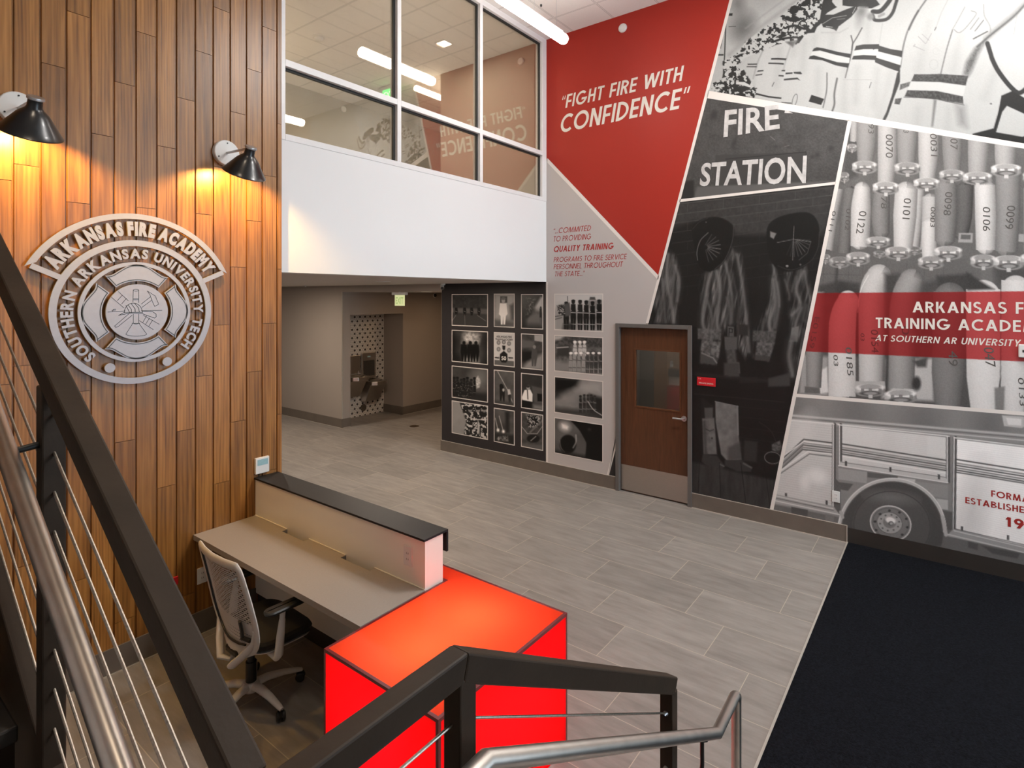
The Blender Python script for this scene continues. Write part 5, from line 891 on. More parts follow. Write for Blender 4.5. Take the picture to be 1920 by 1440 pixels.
def ph_portrait(p):
    p.c[:] = 84+70*(p.noise(k=.2, seed=72)-.5); p.poly(zh(828, 411, 1178, 424, 1178, 500, 828, 480), lambda x, y: 64+60*(p.noise(x, y, .3, 73, 2)-.5), 2); p.poly(zh(828, 411, 905, 414, 880, 440, 828, 450), 165, 3); p.poly(zh(828, 590, 1178, 640, 1178, 697, 828, 668), 120, 5); p.poly(zh(850, 490, 940, 480, 940, 560, 850, 560), 52, 2); p.line(zh(850, 500, 930, 495), 2, 165, .8)
    crowd(p, 960, 1065, 455, 560, 3, 168, 90, 5, head=12, vary=3); crowd(p, 930, 1052, 530, 668, 4, 132, 60, 6, head=12, vary=4); crowd(p, 1052, 1176, 535, 680, 4, 58, 140, 7, head=12, vary=4)
    for x in (978, 1012, 1046, 950, 985, 1020, 1070, 1108, 1150): q = zh(x, 458 if x in (978, 1012, 1046) else 538)[0]; p.ell(q[0], q[1], 3.4, 2.2, 225, 0, .7)
def ph_smoke(p):
    p.c[:] = 104+60*(p.noise(k=.06, seed=74)-.5); p.poly(zh(828, 705, 1010, 720, 1000, 780, 930, 800, 870, 850, 828, 860), 18, 6); p.poly(zh(1040, 730, 1178, 740, 1178, 840, 1060, 830, 985, 790), 150, 10, .9); p.poly(zh(870, 830, 1000, 800, 1010, 900, 900, 930), 128, 10, .8); p.poly(zh(1080, 830, 1178, 860, 1178, 1000, 1080, 980), 34, 4); p.poly(zh(828, 920, 1178, 960, 1178, 1003, 828, 968), 52, 5, .9); crowd(p, 1005, 1130, 840, 960, 5, 40, 130, 9, head=11); p.line(zh(1070, 880, 1110, 940, 1178, 985), 1.6, 165, .7, curve=4)
def ph_tank(p):
    p.c[:] = 14; p.poly(zh(828, 995, 955, 1010, 985, 1050, 1030, 1110, 1060, 1170, 1058, 1290, 835, 1250), lambda x, y: 82+30*(p.noise(x, y, .05, 75, 2)-.5), 1.6); p.poly(zh(935, 1005, 1178, 1042, 1178, 1312, 1050, 1290, 1065, 1180, 1010, 1080), 12, 1.6); p.ell(*zh(905, 1060)[0], 10, 8, 200, 20, 5, .8); p.poly(zh(885, 1040, 930, 1060, 925, 1080, 890, 1070), 225, 2, .8)
    p.ell(*zh(928, 1185)[0], 15.5, 17.5, 10, 0, 1.6); p.line(zh(985, 1120, 985, 1170, 965, 1210), 1.8, 175, 1.4, .9, curve=4); p.line(zh(870, 1160, 880, 1210, 905, 1240), 1.2, 120, 1, .8, curve=4); p.poly(zh(835, 1225, 1060, 1270, 1060, 1312, 835, 1255), 18, 4, .8); p.ell(*zh(1080, 1080)[0], 3, 3, 44, 0, 2)
C1, C2, C3, C4 = (103, 360), (402, 550), (595, 752), (831, 1178)
shots = [
 (C1, (117, 120, 355, 342), ph_drill, 'dark framed photo of four figures bending on a drill field'), (C1, (372, 385, 622, 598), ph_flame, 'framed photo of three silhouetted firefighters before a wall of flame'),
 (C1, (625, 652, 888, 855), ph_line, 'framed photo of a line of firefighters facing a small blaze'), (C1, (880, 905, 1155, 1105), ph_gear, 'framed photo of crowded turnout gear beside a blank pale area'),
 (C2, (115, 117, 358, 352), ph_chief, 'framed photo of an officer standing in a white uniform'), (C2, (387, 395, 638, 628), ph_poster, 'pale framed anniversary poster with the large number 50'),
 (C2, (656, 668, 915, 902), ph_pole, 'framed photo of two figures lifting a long pole'), (C2, (927, 945, 1192, 1170), ph_beams, 'framed photo of two bright beams in a smoky room'),
 (C3, (118, 119, 370, 365), ph_alley, 'dark framed photo of a pale path between black trees'), (C3, (398, 405, 660, 648), ph_porch, 'framed photo of a lone figure standing before a building'),
 (C3, (678, 692, 945, 932), ph_shirt, 'framed photo of a man in white shirt and black tie'), (C3, (955, 975, 1232, 1203), ph_cut, 'framed photo of a helmet lying below working hands'),
 (C4, (116, 115, 385, 378), ph_team, 'large framed photo of a firefighter team gathered under a bright sky'), (C4, (411, 424, 697, 668), ph_portrait, 'large framed group portrait of helmeted recruits in three rows'),
 (C4, (705, 733, 1003, 968), ph_smoke, 'large framed photo of a hose crew in rolling smoke'), (C4, (995, 1042, 1312, 1253), ph_tank, 'large framed photo of the round black mouth of a tank')]
M['mat_border'] = mat('print_border', (.62, .57, .53), .5, var=(20, .02))
for (x0, x1), ys, fn, label in shots:
    c = zh(x0, ys[0], x1, ys[1], x1, ys[2], x0, ys[3])
    # true the rectangle up on the wall
    q = [on_x(*p) for p in c]; ya = (q[0][1]+q[3][1])/2; yb = (q[1][1]+q[2][1])/2; zt = (q[0][2]+q[1][2])/2; zb = (q[2][2]+q[3][2])/2
    t = thing('photo_print', (XM, (ya+yb)/2, zb), label, 'photograph', 'history photographs on the mural wall')
    e = .013
    MB().box(XM-.0024, XM-.0011, yb, ya, zb, zt).build('white_border', M['mat_border'], t)
    cc = [tuple(map(float, wall_pix(y, z))) for y, z in ((ya-e, zt-e), (yb+e, zt-e), (yb+e, zb+e), (ya-e, zb+e))]
    printed('picture', t, cc, (64 if x1-x0 < 200 else 90, 80), fn, 60, 1.15, off=.0028, tint=(1, .955, .92), material=M['photo'])
    if fn is ph_poster:
        for k_, (tx, bx, by) in enumerate((('ARKANSAS FIRE', (420, 530), (428, 412)), ('TRAINING ACADEMY', (412, 538), (446, 432)), ('50', (456, 490), (588, 560)), ('1967', (413, 440), (577, 563)), ('2017', (508, 536), (581, 567)))):
            b = MB(); p_ = zh(bx[0], by[0], bx[1], by[0]+(bx[1]-bx[0])*.04, bx[0], by[1], bx[1], by[1]+(bx[1]-bx[0])*.04)
            letters_on(b, tx, quad_fn(*p_, .0034), .02, m=0); b.build('lettering', M['paleink'] if tx == '50' else M['mdark'], t, fix=False)
# ================================================================== things on the plank wall
def on_z(x, y, z): d = ray(x, y); p = d*((z-EYE)/d[2]); return (p[0], p[1], z)
V3 = Vector
def wall_lamp(px, py, label):
    c = on_y(px, py, YW); x, z = c[0], c[2]; t = thing('wall_lamp', (x, YW, z), label, 'wall lamp')
    MB().lathe([(0, 0), (.098, 0), (.098, .03), (.093, .036), (0, .038)], (x, YW, z), (0, -1, 0), 40).build('back_plate', M['plastic'], t, smooth=True)
    for a in (90, 210, 330):
        q = (x+.075*math.cos(math.radians(a)), YW-.036, z+.075*math.sin(math.radians(a))); MB().cyl(q, (q[0], q[1]-.004, q[2]), .005, 10).build('screw', M['gasket'], t)
    ny = 4.085; nz = z-.018; top = V3((x, ny, nz)); ax = V3((0, .093, -.173)).normalized()
    MB().tube([(x, YW-.034, z), (x, ny+.02, nz+.002), (x, ny, nz)], .0095, 14).build('arm', M['alu'], t, smooth=True)
    MB().lathe([(0, -.012), (.040, -.012), (.042, -.006), (.042, .002), (.036, .006)], top, ax, 32).build('collar', M['alu'], t, smooth=True)
    out = [(.0345, .002), (.0365, .045), (.044, .058), (.058, .070), (.077, .090), (.104, .130), (.130, .168), (.148, .194), (.152, .197), (.152, .201), (.147, .202)]
    inn = [(.143, .198), (.126, .168), (.100, .130), (.073, .092), (.052, .074), (.030, .060), (0, .058)]
    sh = MB().lathe(out+inn, top, ax, 44).build('lamp_shade', M['shade'], t, smooth=True)
    MB().lathe([(0, .0585), (.012, .060), (.014, .066), (.019, .074), (.018, .084), (.010, .091), (0, .093)], top, ax, 20).build('bulb', M['bulb'], t, smooth=True)
    L = bpy.data.lights.new('lamp_glow', 'POINT'); L.energy = LAMP_W; L.color = (1, .56, .13); L.shadow_soft_size = .03
    o = bpy.data.objects.new('lamp_glow', L); o.location = top+ax*.104; COL.objects.link(o)
LAMP_W = 66
wall_lamp(32, 205, 'black shaded wall lamp farther from the white bulkhead, above the stair rail'); wall_lamp(422, 288, 'black shaded wall lamp nearer the white bulkhead and the upper glazing')
# ------------------------------------------------------------------ emblem
ec = (1.576, 2.429); YF = YW-.034
em = thing('wall_emblem', (ec[0], YW, ec[1]), 'large round silver fire academy emblem mounted on the plank wall', 'emblem')
def E2(u, v, y): return (ec[0]+u, y, ec[1]+v)
def plate(name, outline, holes=None, th=.013, y=YF, mat_='emblem'):
    MB().prism(outline, lambda u, v: E2(u, v, y), lambda u, v: E2(u, v, y+th)).build(name, M[mat_], em)
def ring_plate(name, r1, r0, y=YF, th=.013, a0=0, a1=360, n=96):
    b = MB(); A = [math.radians(a0+(a1-a0)*i/n) for i in range(n+1)]; V = []
    for a in A:
        for r, yy in ((r1, y), (r0, y), (r0, y+th), (r1, y+th)): V.append(E2(r*math.cos(a), r*math.sin(a), yy))
    F = []
    for i in range(n):
        k = i*4
        for j in range(4): F.append((k+j, k+(j+1) % 4, k+4+(j+1) % 4, k+4+j))
    if a1-a0 < 360: F += [(0, 1, 2, 3), (n*4, n*4+1, n*4+2, n*4+3)]
    b.add(V, F).build(name, M['emblem'], em)
ring_plate('outer_ring', .493, .452); ring_plate('inner_ring', .343, .318)
# rocker frame over the ring
b = MB(); n = 60; a0, a1 = 25, 154.5; ro, ri = .674, .637; A = [math.radians(a0+(a1-a0)*i/n) for i in range(n+1)]
b.prism([(ro*math.cos(a), ro*math.sin(a)) for a in A]+[(ri*math.cos(a), ri*math.sin(a)) for a in reversed(A[2:-2])], lambda u, v: E2(u, v, YF), lambda u, v: E2(u, v, YF+.013)); b.build('rocker_frame', M['emblem'], em)
for a, s in ((a0, 1), (a1, -1)):
    a = math.radians(a); e = (math.cos(a), math.sin(a)); p = (-e[1]*s, e[0]*s); w = .034
    MB().prism([(e[0]*.488, e[1]*.488), (e[0]*.650, e[1]*.650), (e[0]*.650+p[0]*w, e[1]*.650+p[1]*w), (e[0]*.488+p[0]*w, e[1]*.488+p[1]*w)], lambda u, v: E2(u, v, YF-.0004), lambda u, v: E2(u, v, YF+.0126)).build('rocker_end', M['emblem'], em)
for a, r in ((246, .405), (297.5, .405)):
    a = math.radians(a); MB().lathe([(0, 0), (.031, 0), (.031, .013), (0, .013)], E2(r*math.cos(a), r*math.sin(a), YF+.013), (0, -1, 0), 32).build('round_stud', M['emblem'], em)
def arc_text(text, r0, r1, a0, a1, bold, squeeze=.86, space=.42):
    adv = []
    for ch in text:
        if ch == ' ': adv.append(space); continue
        _, _, _, (xa, xb, ya, yb) = fm(ch, bold); adv.append((xb-xa)/max(yb-ya, .3)+.14 if ch not in 'I' else (xb-xa)/(yb-ya)+.16)
    tot = sum(adv); pos = 0
    for ch, w in zip(text, adv):
        mid = a0+(a1-a0)*(pos+w/2)/tot; pos += w
        if ch == ' ': continue
        V, F, E, (xa, xb, ya, yb) = fm(ch, bold); H = r1-r0; ang = math.radians(mid); er = (math.cos(ang), math.sin(ang)); et = (er[1], -er[0])
        width = (w-.14)/tot*math.radians(abs(a1-a0))*(r0+r1)/2*squeeze
        if ch == 'I': width = min(width, H*.30)
        pts = []
        for x, y in V:
            u = ((x-xa)/(xb-xa)-.5)*width; v = r0+(y-ya)/(yb-ya)*H; pts.append((er[0]*v+et[0]*u, er[1]*v+et[1]*u))
        m = MB(); n = len(pts); m.add([E2(u, v, YF) for u, v in pts]+[E2(u, v, YF+.015) for u, v in pts], list(F)+[(a, b_, b_+n, a+n) for a, b_ in E]); m.build('letter', M['emblem'], em)
arc_text('ARKANSAS FIRE ACADEMY', .522, .620, 149, 31, .075, 1.02, .34)
arc_text('SOUTHERN ARKANSAS UNIVERSITY TECH', .366, .434, 229.5, -42, .045, .97, .50)
# four leaves of the cross and its centre disc
inner = [(.212*math.cos(math.radians(a)), .212*math.sin(math.radians(a))) for a in np.linspace(128, 52, 14)]
outer = smooth_path([(.193, .243), (.155, .250), (.112, .280), (.06, .314), (0, .326), (-.06, .314), (-.112, .280), (-.155, .250), (-.193, .243)], 6)
leaf_o = inner+[tuple(p) for p in outer]
def inset(poly, d):
    c = np.mean(poly, 0); P = np.array(poly); out = []
    for i in range(len(P)):
        e0 = P[i]-P[i-1]; e1 = P[(i+1) % len(P)]-P[i]; e0 = e0/(np.linalg.norm(e0)+1e-9); e1 = e1/(np.linalg.norm(e1)+1e-9); nn = np.array([e0[1]+e1[1], -(e0[0]+e1[0])]); nn /= np.linalg.norm(nn)+1e-9
        cs = max(.45, nn @ np.array([e1[1], -e1[0]])); out.append(tuple(P[i]+nn*d/cs))
    return out
def ribbon(mb, pts, w, y, closed=False):              # engraved line as a thin raised ribbon
    P = [np.array(p) for p in pts]
    if closed: P = P+[P[0]]
    for i in range(len(P)-1):
        d = P[i+1]-P[i]; L = np.linalg.norm(d)
        if L < 1e-6: continue
        d /= L; q = np.array([-d[1], d[0]])*w/2; a, b_ = P[i]-d*w*.3, P[i+1]+d*w*.3; yy = y-.00003*(i % 5)
        mb.flat([E2(*(a+q), yy), E2(*(b_+q), yy), E2(*(b_-q), yy), E2(*(a-q), yy)])
s_in = -.010 if np.cross(np.array(leaf_o[1])-leaf_o[0], np.array(leaf_o[2])-leaf_o[1]) else -.010
area2 = sum(leaf_o[i][0]*leaf_o[(i+1) % len(leaf_o)][1]-leaf_o[(i+1) % len(leaf_o)][0]*leaf_o[i][1] for i in range(len(leaf_o)))
lin_in = inset(leaf_o, -.009 if area2 > 0 else .009)
for k in range(4):
    ca, sa = math.cos(k*math.pi/2), math.sin(k*math.pi/2); R_ = lambda p: (p[0]*ca-p[1]*sa, p[0]*sa+p[1]*ca)
    MB().prism([R_(p) for p in leaf_o], lambda u, v: E2(u, v, YF), lambda u, v: E2(u, v, YF+.013)).build('cross_leaf', M['emblem'], em)
    o = [ob for ob in em.children][-1]; m = MB(); ribbon(m, [R_(p) for p in lin_in], .0055, YF-.0008, True); m.build('engraving', M['etch'], o, fix=False)
MB().lathe([(0, 0), (.190, 0), (.190, .015), (0, .015)], E2(0, 0, YF+.013), (0, -1, 0), 72).build('centre_disc', M['emblem'], em); disc = em.children[-1]
ze = T(.25, 0, 380)
def eng(w, *polys):
    m = MB()
    for q in polys:
        pts = [];
        for p in ze(*q): r = on_y(p[0], p[1], YF-.003); pts.append((r[0]-ec[0], r[2]-ec[1]))
        ribbon(m, pts, w, YF-.0028)
    return m.build('engraving', M['etch'], disc, fix=False)
def circ(cx, cy, rx, ry, a0, a1, n=14):
    out = []
    for a in np.linspace(math.radians(a0), math.radians(a1), n): out += [cx+rx*math.cos(a), cy+ry*math.sin(a)]
    return out
eng(.0032, (888, 667, 962, 735), (835, 708, 930, 790), (880, 735, 918, 693), (912, 760, 948, 718), (1075, 845, 1195, 912), (1045, 885, 1150, 952), (1070, 900, 1100, 848), (1115, 928, 1145, 880), (1090, 915, 1122, 865))
eng(.0032, (1000, 655, 997, 745), (1040, 655, 1040, 750), tuple(circ(1020, 657, 21, 7, 0, 360)), (1000, 720, 1040, 720), (1000, 728, 1040, 728), (1000, 835, 1000, 905), (1040, 835, 1040, 905), tuple(circ(1020, 900, 22, 10, 0, 180)), (996, 905, 945, 985), (1042, 905, 1100, 985), tuple(circ(1022, 985, 78, 16, 0, 180)), (990, 905, 1050, 905))
eng(.0032, (1060, 760, 1130, 705), (1065, 785, 1140, 730), (1130, 705, 1140, 730), (1105, 662, 1165, 700, 1190, 762, 1160, 778, 1140, 735, 1125, 690, 1105, 662), (860, 925, 965, 835), (885, 930, 990, 845), (860, 925, 868, 935, 885, 930), (808, 820, 940, 812), (845, 815, 850, 800, 868, 798), (838, 808, 868, 806), (1060, 810, 1215, 808))
eng(.0038, tuple(circ(1000, 825, 68, 72, 180, 360)), (935, 825, 1000, 822, 1070, 822), (890, 845, 935, 822), (890, 845, 905, 842, 980, 828, 1060, 830, 1120, 852, 1160, 865, 1172, 855, 1170, 835, 1145, 818, 1070, 815), (960, 765, 985, 800, 985, 825), (985, 758, 1012, 795, 1015, 822), (1010, 755, 1040, 790, 1045, 820), (945, 770, 975, 830))
# ------------------------------------------------------------------ thermostat, plates, signs, strobes
def wall_box(name, t, axis, p0, p1, depth, m, z_off=0): pass
a = on_y(476.5, 857, YW); b_ = on_y(502, 886, YW); zt_, zb_ = on_y(489, 856.5, YW)[2], on_y(489, 886, YW)[2]
t = thing('thermostat', ((a[0]+b_[0])/2, YW, zb_), 'white thermostat with small screen on the plank wall above the desk ledge', 'thermostat')
MB().box(a[0], b_[0], YW-.026, YW, zb_, zt_).build('body', M['plastic'], t, bevel=.004); MB().box(a[0]+.014, b_[0]-.014, YW-.0275, YW-.0255, zb_+(zt_-zb_)*.52, zt_-.014).build('screen', M['screen'], t)
MB().box(a[0]+.035, a[0]+.042, YW-.006, YW, 1.0690, zb_-.0005).build('cord', M['black'], t)
def outlet(p, nrm, label, w=.072, h=.116, blank=False, cat='outlet'):
    x, y, z = p; t = thing('wall_outlet', p, label, cat)
    if nrm == 'x':                                    # faces -X
        MB().box(x-.006, x, y-w/2, y+w/2, z-h/2, z+h/2).build('cover_plate', M['plastic'], t, bevel=.002); MB().box(x-.008, x-.0055, y-.017, y+.017, z-.034, z+.034).build('receptacle', M['plastic'], t)
        for dz in (-.018, .018):
            for dy in (-.007, .007): MB().box(x-.0084, x-.0075, y+dy-.0015, y+dy+.0015, z+dz-.005, z+dz+.005).build('slot', M['slot'], t)
    else:
        MB().box(x-w/2, x+w/2, y-.006, y, z-h/2, z+h/2).build('cover_plate', M['plastic'], t, bevel=.002); MB().box(x-.017, x+.017, y-.008, y-.0055, z-.034, z+.034).build('receptacle', M['plastic'], t)
        for dz in (-.018, .018): MB().box(x-.008, x-.005, y-.0084, y-.0075, z+dz-.005, z+dz+.005).build('slot', M['slot'], t); MB().box(x+.005, x+.008, y-.0084, y-.0075, z+dz-.005, z+dz+.005).build('slot', M['slot'], t)
p = on_x(1567.5, 931, XM-.002); outlet(p, 'x', 'white outlet set in the fire truck picture of the mural')
p = on_x(765.5, 1042, 2.434); outlet(p, 'x', 'white outlet on the upright behind the grey worktop', .075, .12)
p = on_y(379, 1078, YW); outlet(p, 'y', 'white outlet low on the plank wall behind the office chair', .075, .12)
p = on_y(330, 1088, YW); t = thing('wall_plate', p, 'small red plate low on the plank wall beside the black rail', 'wall plate'); MB().box(p[0]-.06, p[0]+.012, YW-.012, YW, p[2]-.03, p[2]+.03).build('plate', M['signred'], t, bevel=.003)
p = on_x(1922, 658, XM); t = thing('wall_control', p, 'pale wall control overlapping the red title band of the mural', 'control'); MB().box(XM-.026, XM-.003, p[1]-.055, p[1]+.045, p[2]-.058, p[2]+.058).build('body', M['plastic'], t, bevel=.006); MB().box(XM-.0275, XM-.0255, p[1]-.02, p[1]+.02, p[2]-.012, p[2]+.010).build('screen', M['slot'], t)
p = on_x(1325.5, 716, XM); t = thing('room_sign', p, 'small red room sign beside the wooden door', 'sign'); a = on_x(1307.5, 707, XM); b_ = on_x(1342, 724, XM); zt_ = (a[2]+on_x(1342, 708.5, XM)[2])/2; zb_ = (b_[2]+on_x(1307.5, 723, XM)[2])/2
MB().box(XM-.011, XM-.0030, b_[1], a[1], zb_, zt_).build('plate', M['signred'], t, bevel=.002)
m = MB(); H = zt_-zb_; Wd = a[1]-b_[1]; letters_on(m, 'PRIVATE DINING', lambda u, v: (XM-.0116, a[1]-Wd*(.12+.76*u), zb_+H*(.22+.17*v)), .01); m.build('lettering', M['paleink'], t, fix=False)
m = MB(); letters_on(m, '116', lambda u, v: (XM-.0116, a[1]-Wd*(.08+.14*u), zb_+H*(.74+.14*v)), .0); m.build('lettering', M['paleink'], t, fix=False)
def strobe(p, nrm, r, label):
    t = thing('wall_speaker', p, label, 'speaker'); MB().lathe([(0, .030), (r*.55, .030), (r*.86, .026), (r, .014), (r, .001)], p, nrm, 36).build('housing', M['plastic'], t, smooth=True); MB().lathe([(r*.5, .0302), (r*.56, .0315), (r*.60, .0298)], p, nrm, 30).build('grille_ring', M['plastic'], t, smooth=True)
strobe(on_x(1168, 53, XM-.001), (-1, 0, 0), .058, 'round white speaker high on the red mural'); strobe(on_x(977.5, 115.5, XM-.006), (-1, 0, 0), .055, 'round white speaker on the side wall behind the glass'); strobe(on_y(643.5, 205, 9.0), (0, -1, 0), .06, 'round white speaker on the far wall of the upper room')
# ------------------------------------------------------------------ hanging and ceiling fittings
def pendant(x0, x1, y, z, r, label, m='tube', name='pendant_light'):
    t = thing(name, ((x0+x1)/2, y, ZC), label, 'pendant light', 'linear pendant lights')
    MB().tube([(x0, y, z), (x0+.01, y, z), (x1-.03, y, z), (x1-.008, y, z), (x1, y, z)], [r*.9, r, r, r*.92, r*.6], 24).build('diffuser', M[m], t, smooth=True)
    MB().box(x0+.02, x1-.06, y-.018, y+.018, z+r-.006, z+r+.018).build('spine', M['frame'], t)
    for x in (x0+.35, (x0+x1)/2, x1-.18): MB().cyl((x, y, z+r+.01), (x, y, ZC), .0022, 8).build('suspension_wire', M['alu'], t)
pendant(4.42, 5.65, 3.53, 5.51, .060, 'long lit tube pendant in front of the upper glazing')
pendant(4.42, 5.65, 0.4, 5.51, .060, 'long lit tube pendant above the stair landing'); pendant(4.42, 5.65, -2.6, 5.51, .060, 'added lit tube pendant out of view over the entrance carpet')  # the second pendant is out of view, added for its light
pendant(6.50, 9.4, 6.93, 5.95, .045, 'lit tube pendant half hidden behind the upper side wall', 'tubeup'); pendant(2.62, 4.4, 8.1, 5.75, .05, 'lit tube pendant by the far wall of the upper room', 'tubeup')
def exit_sign(p0, w, z0, z1, label, m, mt, canopy):
    x, y = p0; t = thing('exit_sign', (x, y, z1+.05), label, 'exit sign'); MB().box(x-.03, x+.03, y-w*.72, y+w*.72, z1, z1+.05).build('housing', M['plastic'], t, bevel=.003); MB().box(x-.006, x+.006, y-w/2, y+w/2, z0, z1-.0005).build('panel', M[m], t)
    if canopy > z1+.051: MB().cyl((x, y, z1+.05), (x, y, canopy), .02, 16).build('stem', M['plastic'], t)
    k = MB(); letters_on(k, 'EXIT', lambda u, v: (x-.0068, y+w*(.40-.80*u), z0+(z1-z0)*(.18+.62*v)), .02); k.build('lettering', M[mt], t, fix=False)
M['exitink'] = mat('exit_letter_faint', (.25, .30, .12), .4, emit=(.55, .75, .22), strength=.5, var=(20, .05)); M['exitwhite'] = mat('exit_letter_lit', (.8, .9, .8), .4, emit=(.75, 1, .75), strength=1.5, var=(20, .02))
exit_sign((6.60, 7.68), .36, 5.93, 6.13, 'green lit EXIT sign under the upper ceiling', 'exitgreen', 'exitwhite', ZC)
q = on_x(749.5, 549, 6.87); exit_sign((6.87, q[1]), .25, 2.37, 2.56, 'pale lit exit sign hanging over the corridor opening', 'exitpale', 'exitink', 2.62)
def downlight(x, y, z, r, label, lit='downlit'):
    t = thing('downlight', (x, y, z), label, 'downlight'); MB().lathe([(r, 0), (r*1.25, .001), (r*1.25, .006), (r, .008)], (x, y, z), (0, 0, -1), 32).build('trim_ring', M['plastic'], t, smooth=True); MB().lathe([(0, .003), (r, .003), (r, .0005)], (x, y, z), (0, 0, -1), 28).build('lens', M[lit], t)
downlight(5.18, 6.167, ZS, .085, 'round lit downlight in the soffit under the bulkhead'); downlight(5.0, 9.6, ZS, .085, 'round downlight in the soffit by the plank wall end'); downlight(7.229, 7.419, 2.62, .085, 'round downlight in the corridor ceiling near the dark photo wall'); downlight(8.6, 8.1, 2.62, .085, 'round downlight deeper in the cross corridor')
q = on_z(573, 535, ZS); t = thing('sprinkler', q, 'small white sprinkler head in the soffit', 'sprinkler'); MB().lathe([(0, 0), (.04, 0), (.04, .006), (.015, .012), (.012, .03), (0, .032)], q, (0, 0, -1), 20).build('escutcheon', M['plastic'], t, smooth=True)
t = thing('recessed_light', (5.987, 5.784, ZC), 'small square lit fitting in the upper ceiling', 'ceiling light'); MB().box(5.887, 6.087, 5.684, 5.884, ZC-.008, ZC).build('trim_frame', M['plastic'], t); MB().box(5.910, 6.064, 5.707, 5.861, ZC-.011, ZC-.0082).build('lens', M['squarelit'], t)
t = thing('smoke_detector', (4.77, 7.048, ZC), 'white smoke detector on the upper ceiling', 'smoke detector'); MB().lathe([(.085, 0), (.085, .012), (.062, .018), (.058, .045), (.045, .055), (0, .057)], (4.77, 7.048, ZC), (0, 0, -1), 28).build('housing', M['plastic'], t, smooth=True)
q = on_z(1014.5, 8.5, ZC); t = thing('ceiling_sensor', q, 'tiny dark sensor in the lobby ceiling beside the tube pendant', 'sensor'); MB().lathe([(.012, 0), (.012, .02), (.004, .032), (0, .034)], q, (0, 0, -1), 14).build('body', M['gasket'], t, smooth=True)
# camera on the soffit edge and dome in the corridor
t = thing('security_camera', (6.70, 6.50, 2.743), 'white security camera under the soffit at the dark photo wall', 'camera'); MB().lathe([(0, 0), (.038, 0), (.038, .018), (.018, .03), (0, .032)], (6.70, 6.50, 2.743), (0, 0, -1), 22).build('mount', M['plastic'], t, smooth=True)
c0 = V3((6.70, 6.52, 2.695)); dv = V3((-.55, -.55, -.42)).normalized(); MB().cyl(c0-dv*.05, c0+dv*.055, .030, 22).build('body', M['plastic'], t, smooth=True); MB().cyl(c0+dv*.053, c0+dv*.060, .026, 22).build('lens', M['black'], t)
q = on_y(815, 554, YN); t = thing('dome_camera', q, 'small dark dome camera high on the corridor wall', 'camera'); MB().lathe([(.05, 0), (.05, .012), (.043, .014)], q, (0, -1, 0), 22).build('ring', M['plastic'], t, smooth=True); MB().lathe([(.043, .012), (.036, .034), (.02, .046), (0, .05)], q, (0, -1, 0), 22).build('dome', M['black'], t, smooth=True)
q = on_z(777, 799, 0); t = thing('floor_drain', q, 'round metal drain cover set in the corridor floor', 'drain'); MB().lathe([(0, .003), (.085, .003), (.095, .0015), (.095, 0)], q, (0, 0, 1), 28).build('cover', mat('bronze', (.12, .085, .05), .4, .8, var=(60, .2)), t)
# drinking fountain in the niche
NB -= .002; t = thing('drinking_fountain', (7.66, NB, .4), 'steel two-level drinking fountain in the mosaic niche', 'drinking fountain'); SS = M['stainless']
def basin(x0, x1, z, yb):
    m = MB(); r = .06; prof = [(x0, yb), (x0, NB-.12), (x0+.04, NB-.40), (x0+.14, NB-.47), (x1-.14, NB-.47), (x1-.04, NB-.40), (x1, NB-.12), (x1, yb)]
    m.prism(prof, lambda u, v: (u, v, z-.085), lambda u, v: (u, v, z)); o = m.build('basin', SS, t, bevel=.012)
    c = ((x0+x1)/2, NB-.26, z); MB().lathe([(.15, .001), (.135, .006), (.13, .002), (.11, -.0005), (.02, -.0008), (0, -.001)], (c[0], c[1], z+.0005), (0, 0, 1), 30).build('bowl', mat('bowl_steel', (.22, .20, .18), .25, 1, var=(20, .1)), o, smooth=True)
    MB().tube([(x1-.10, NB-.12, z), (x1-.10, NB-.12, z+.05), (x1-.13, NB-.16, z+.075)], .012, 12).build('spout', SS, o, smooth=True)
basin(7.16, 7.66, .905, NB); basin(7.64, 8.14, .765, NB)
for x0, x1, z in ((7.20, 7.60, .82), (7.68, 8.10, .68)):
    MB().add([(x0, NB, z), (x1, NB, z), (x1, NB-.36, z), (x0, NB-.36, z), (x0+.03, NB, z-.36), (x1-.03, NB, z-.36), (x1-.03, NB-.16, z-.36), (x0+.03, NB-.16, z-.36)], [(0, 1, 2, 3), (4, 5, 6, 7), (0, 1, 5, 4), (1, 2, 6, 5), (2, 3, 7, 6), (3, 0, 4, 7)]).build('skirt', SS, t, bevel=.008)
m = MB(); m.box(7.70, 8.08, NB-.05, NB, .78, 1.34); o = m.build('bottle_filler', SS, t, bevel=.01); MB().box(7.745, 8.035, NB-.052, NB-.0495, .84, 1.17).build('recess', mat('filler_recess', (.07, .065, .06), .4, .5, var=(20, .1)), o); MB().box(7.85, 7.93, NB-.055, NB-.0495, 1.235, 1.265).build('indicator', M['screen'], o); MB().box(7.42, 7.68, NB-.03, NB, .92, 1.30).build('back_panel', SS, t, bevel=.006)
MB().lathe([(.075, 0), (.07, .02), (0, .022)], (7.78, NB, .17), (0, -1, 0), 24).build('drain_cover', mat('drain_bronze', (.16, .13, .10), .4, .6, var=(20, .1)), t, smooth=True)
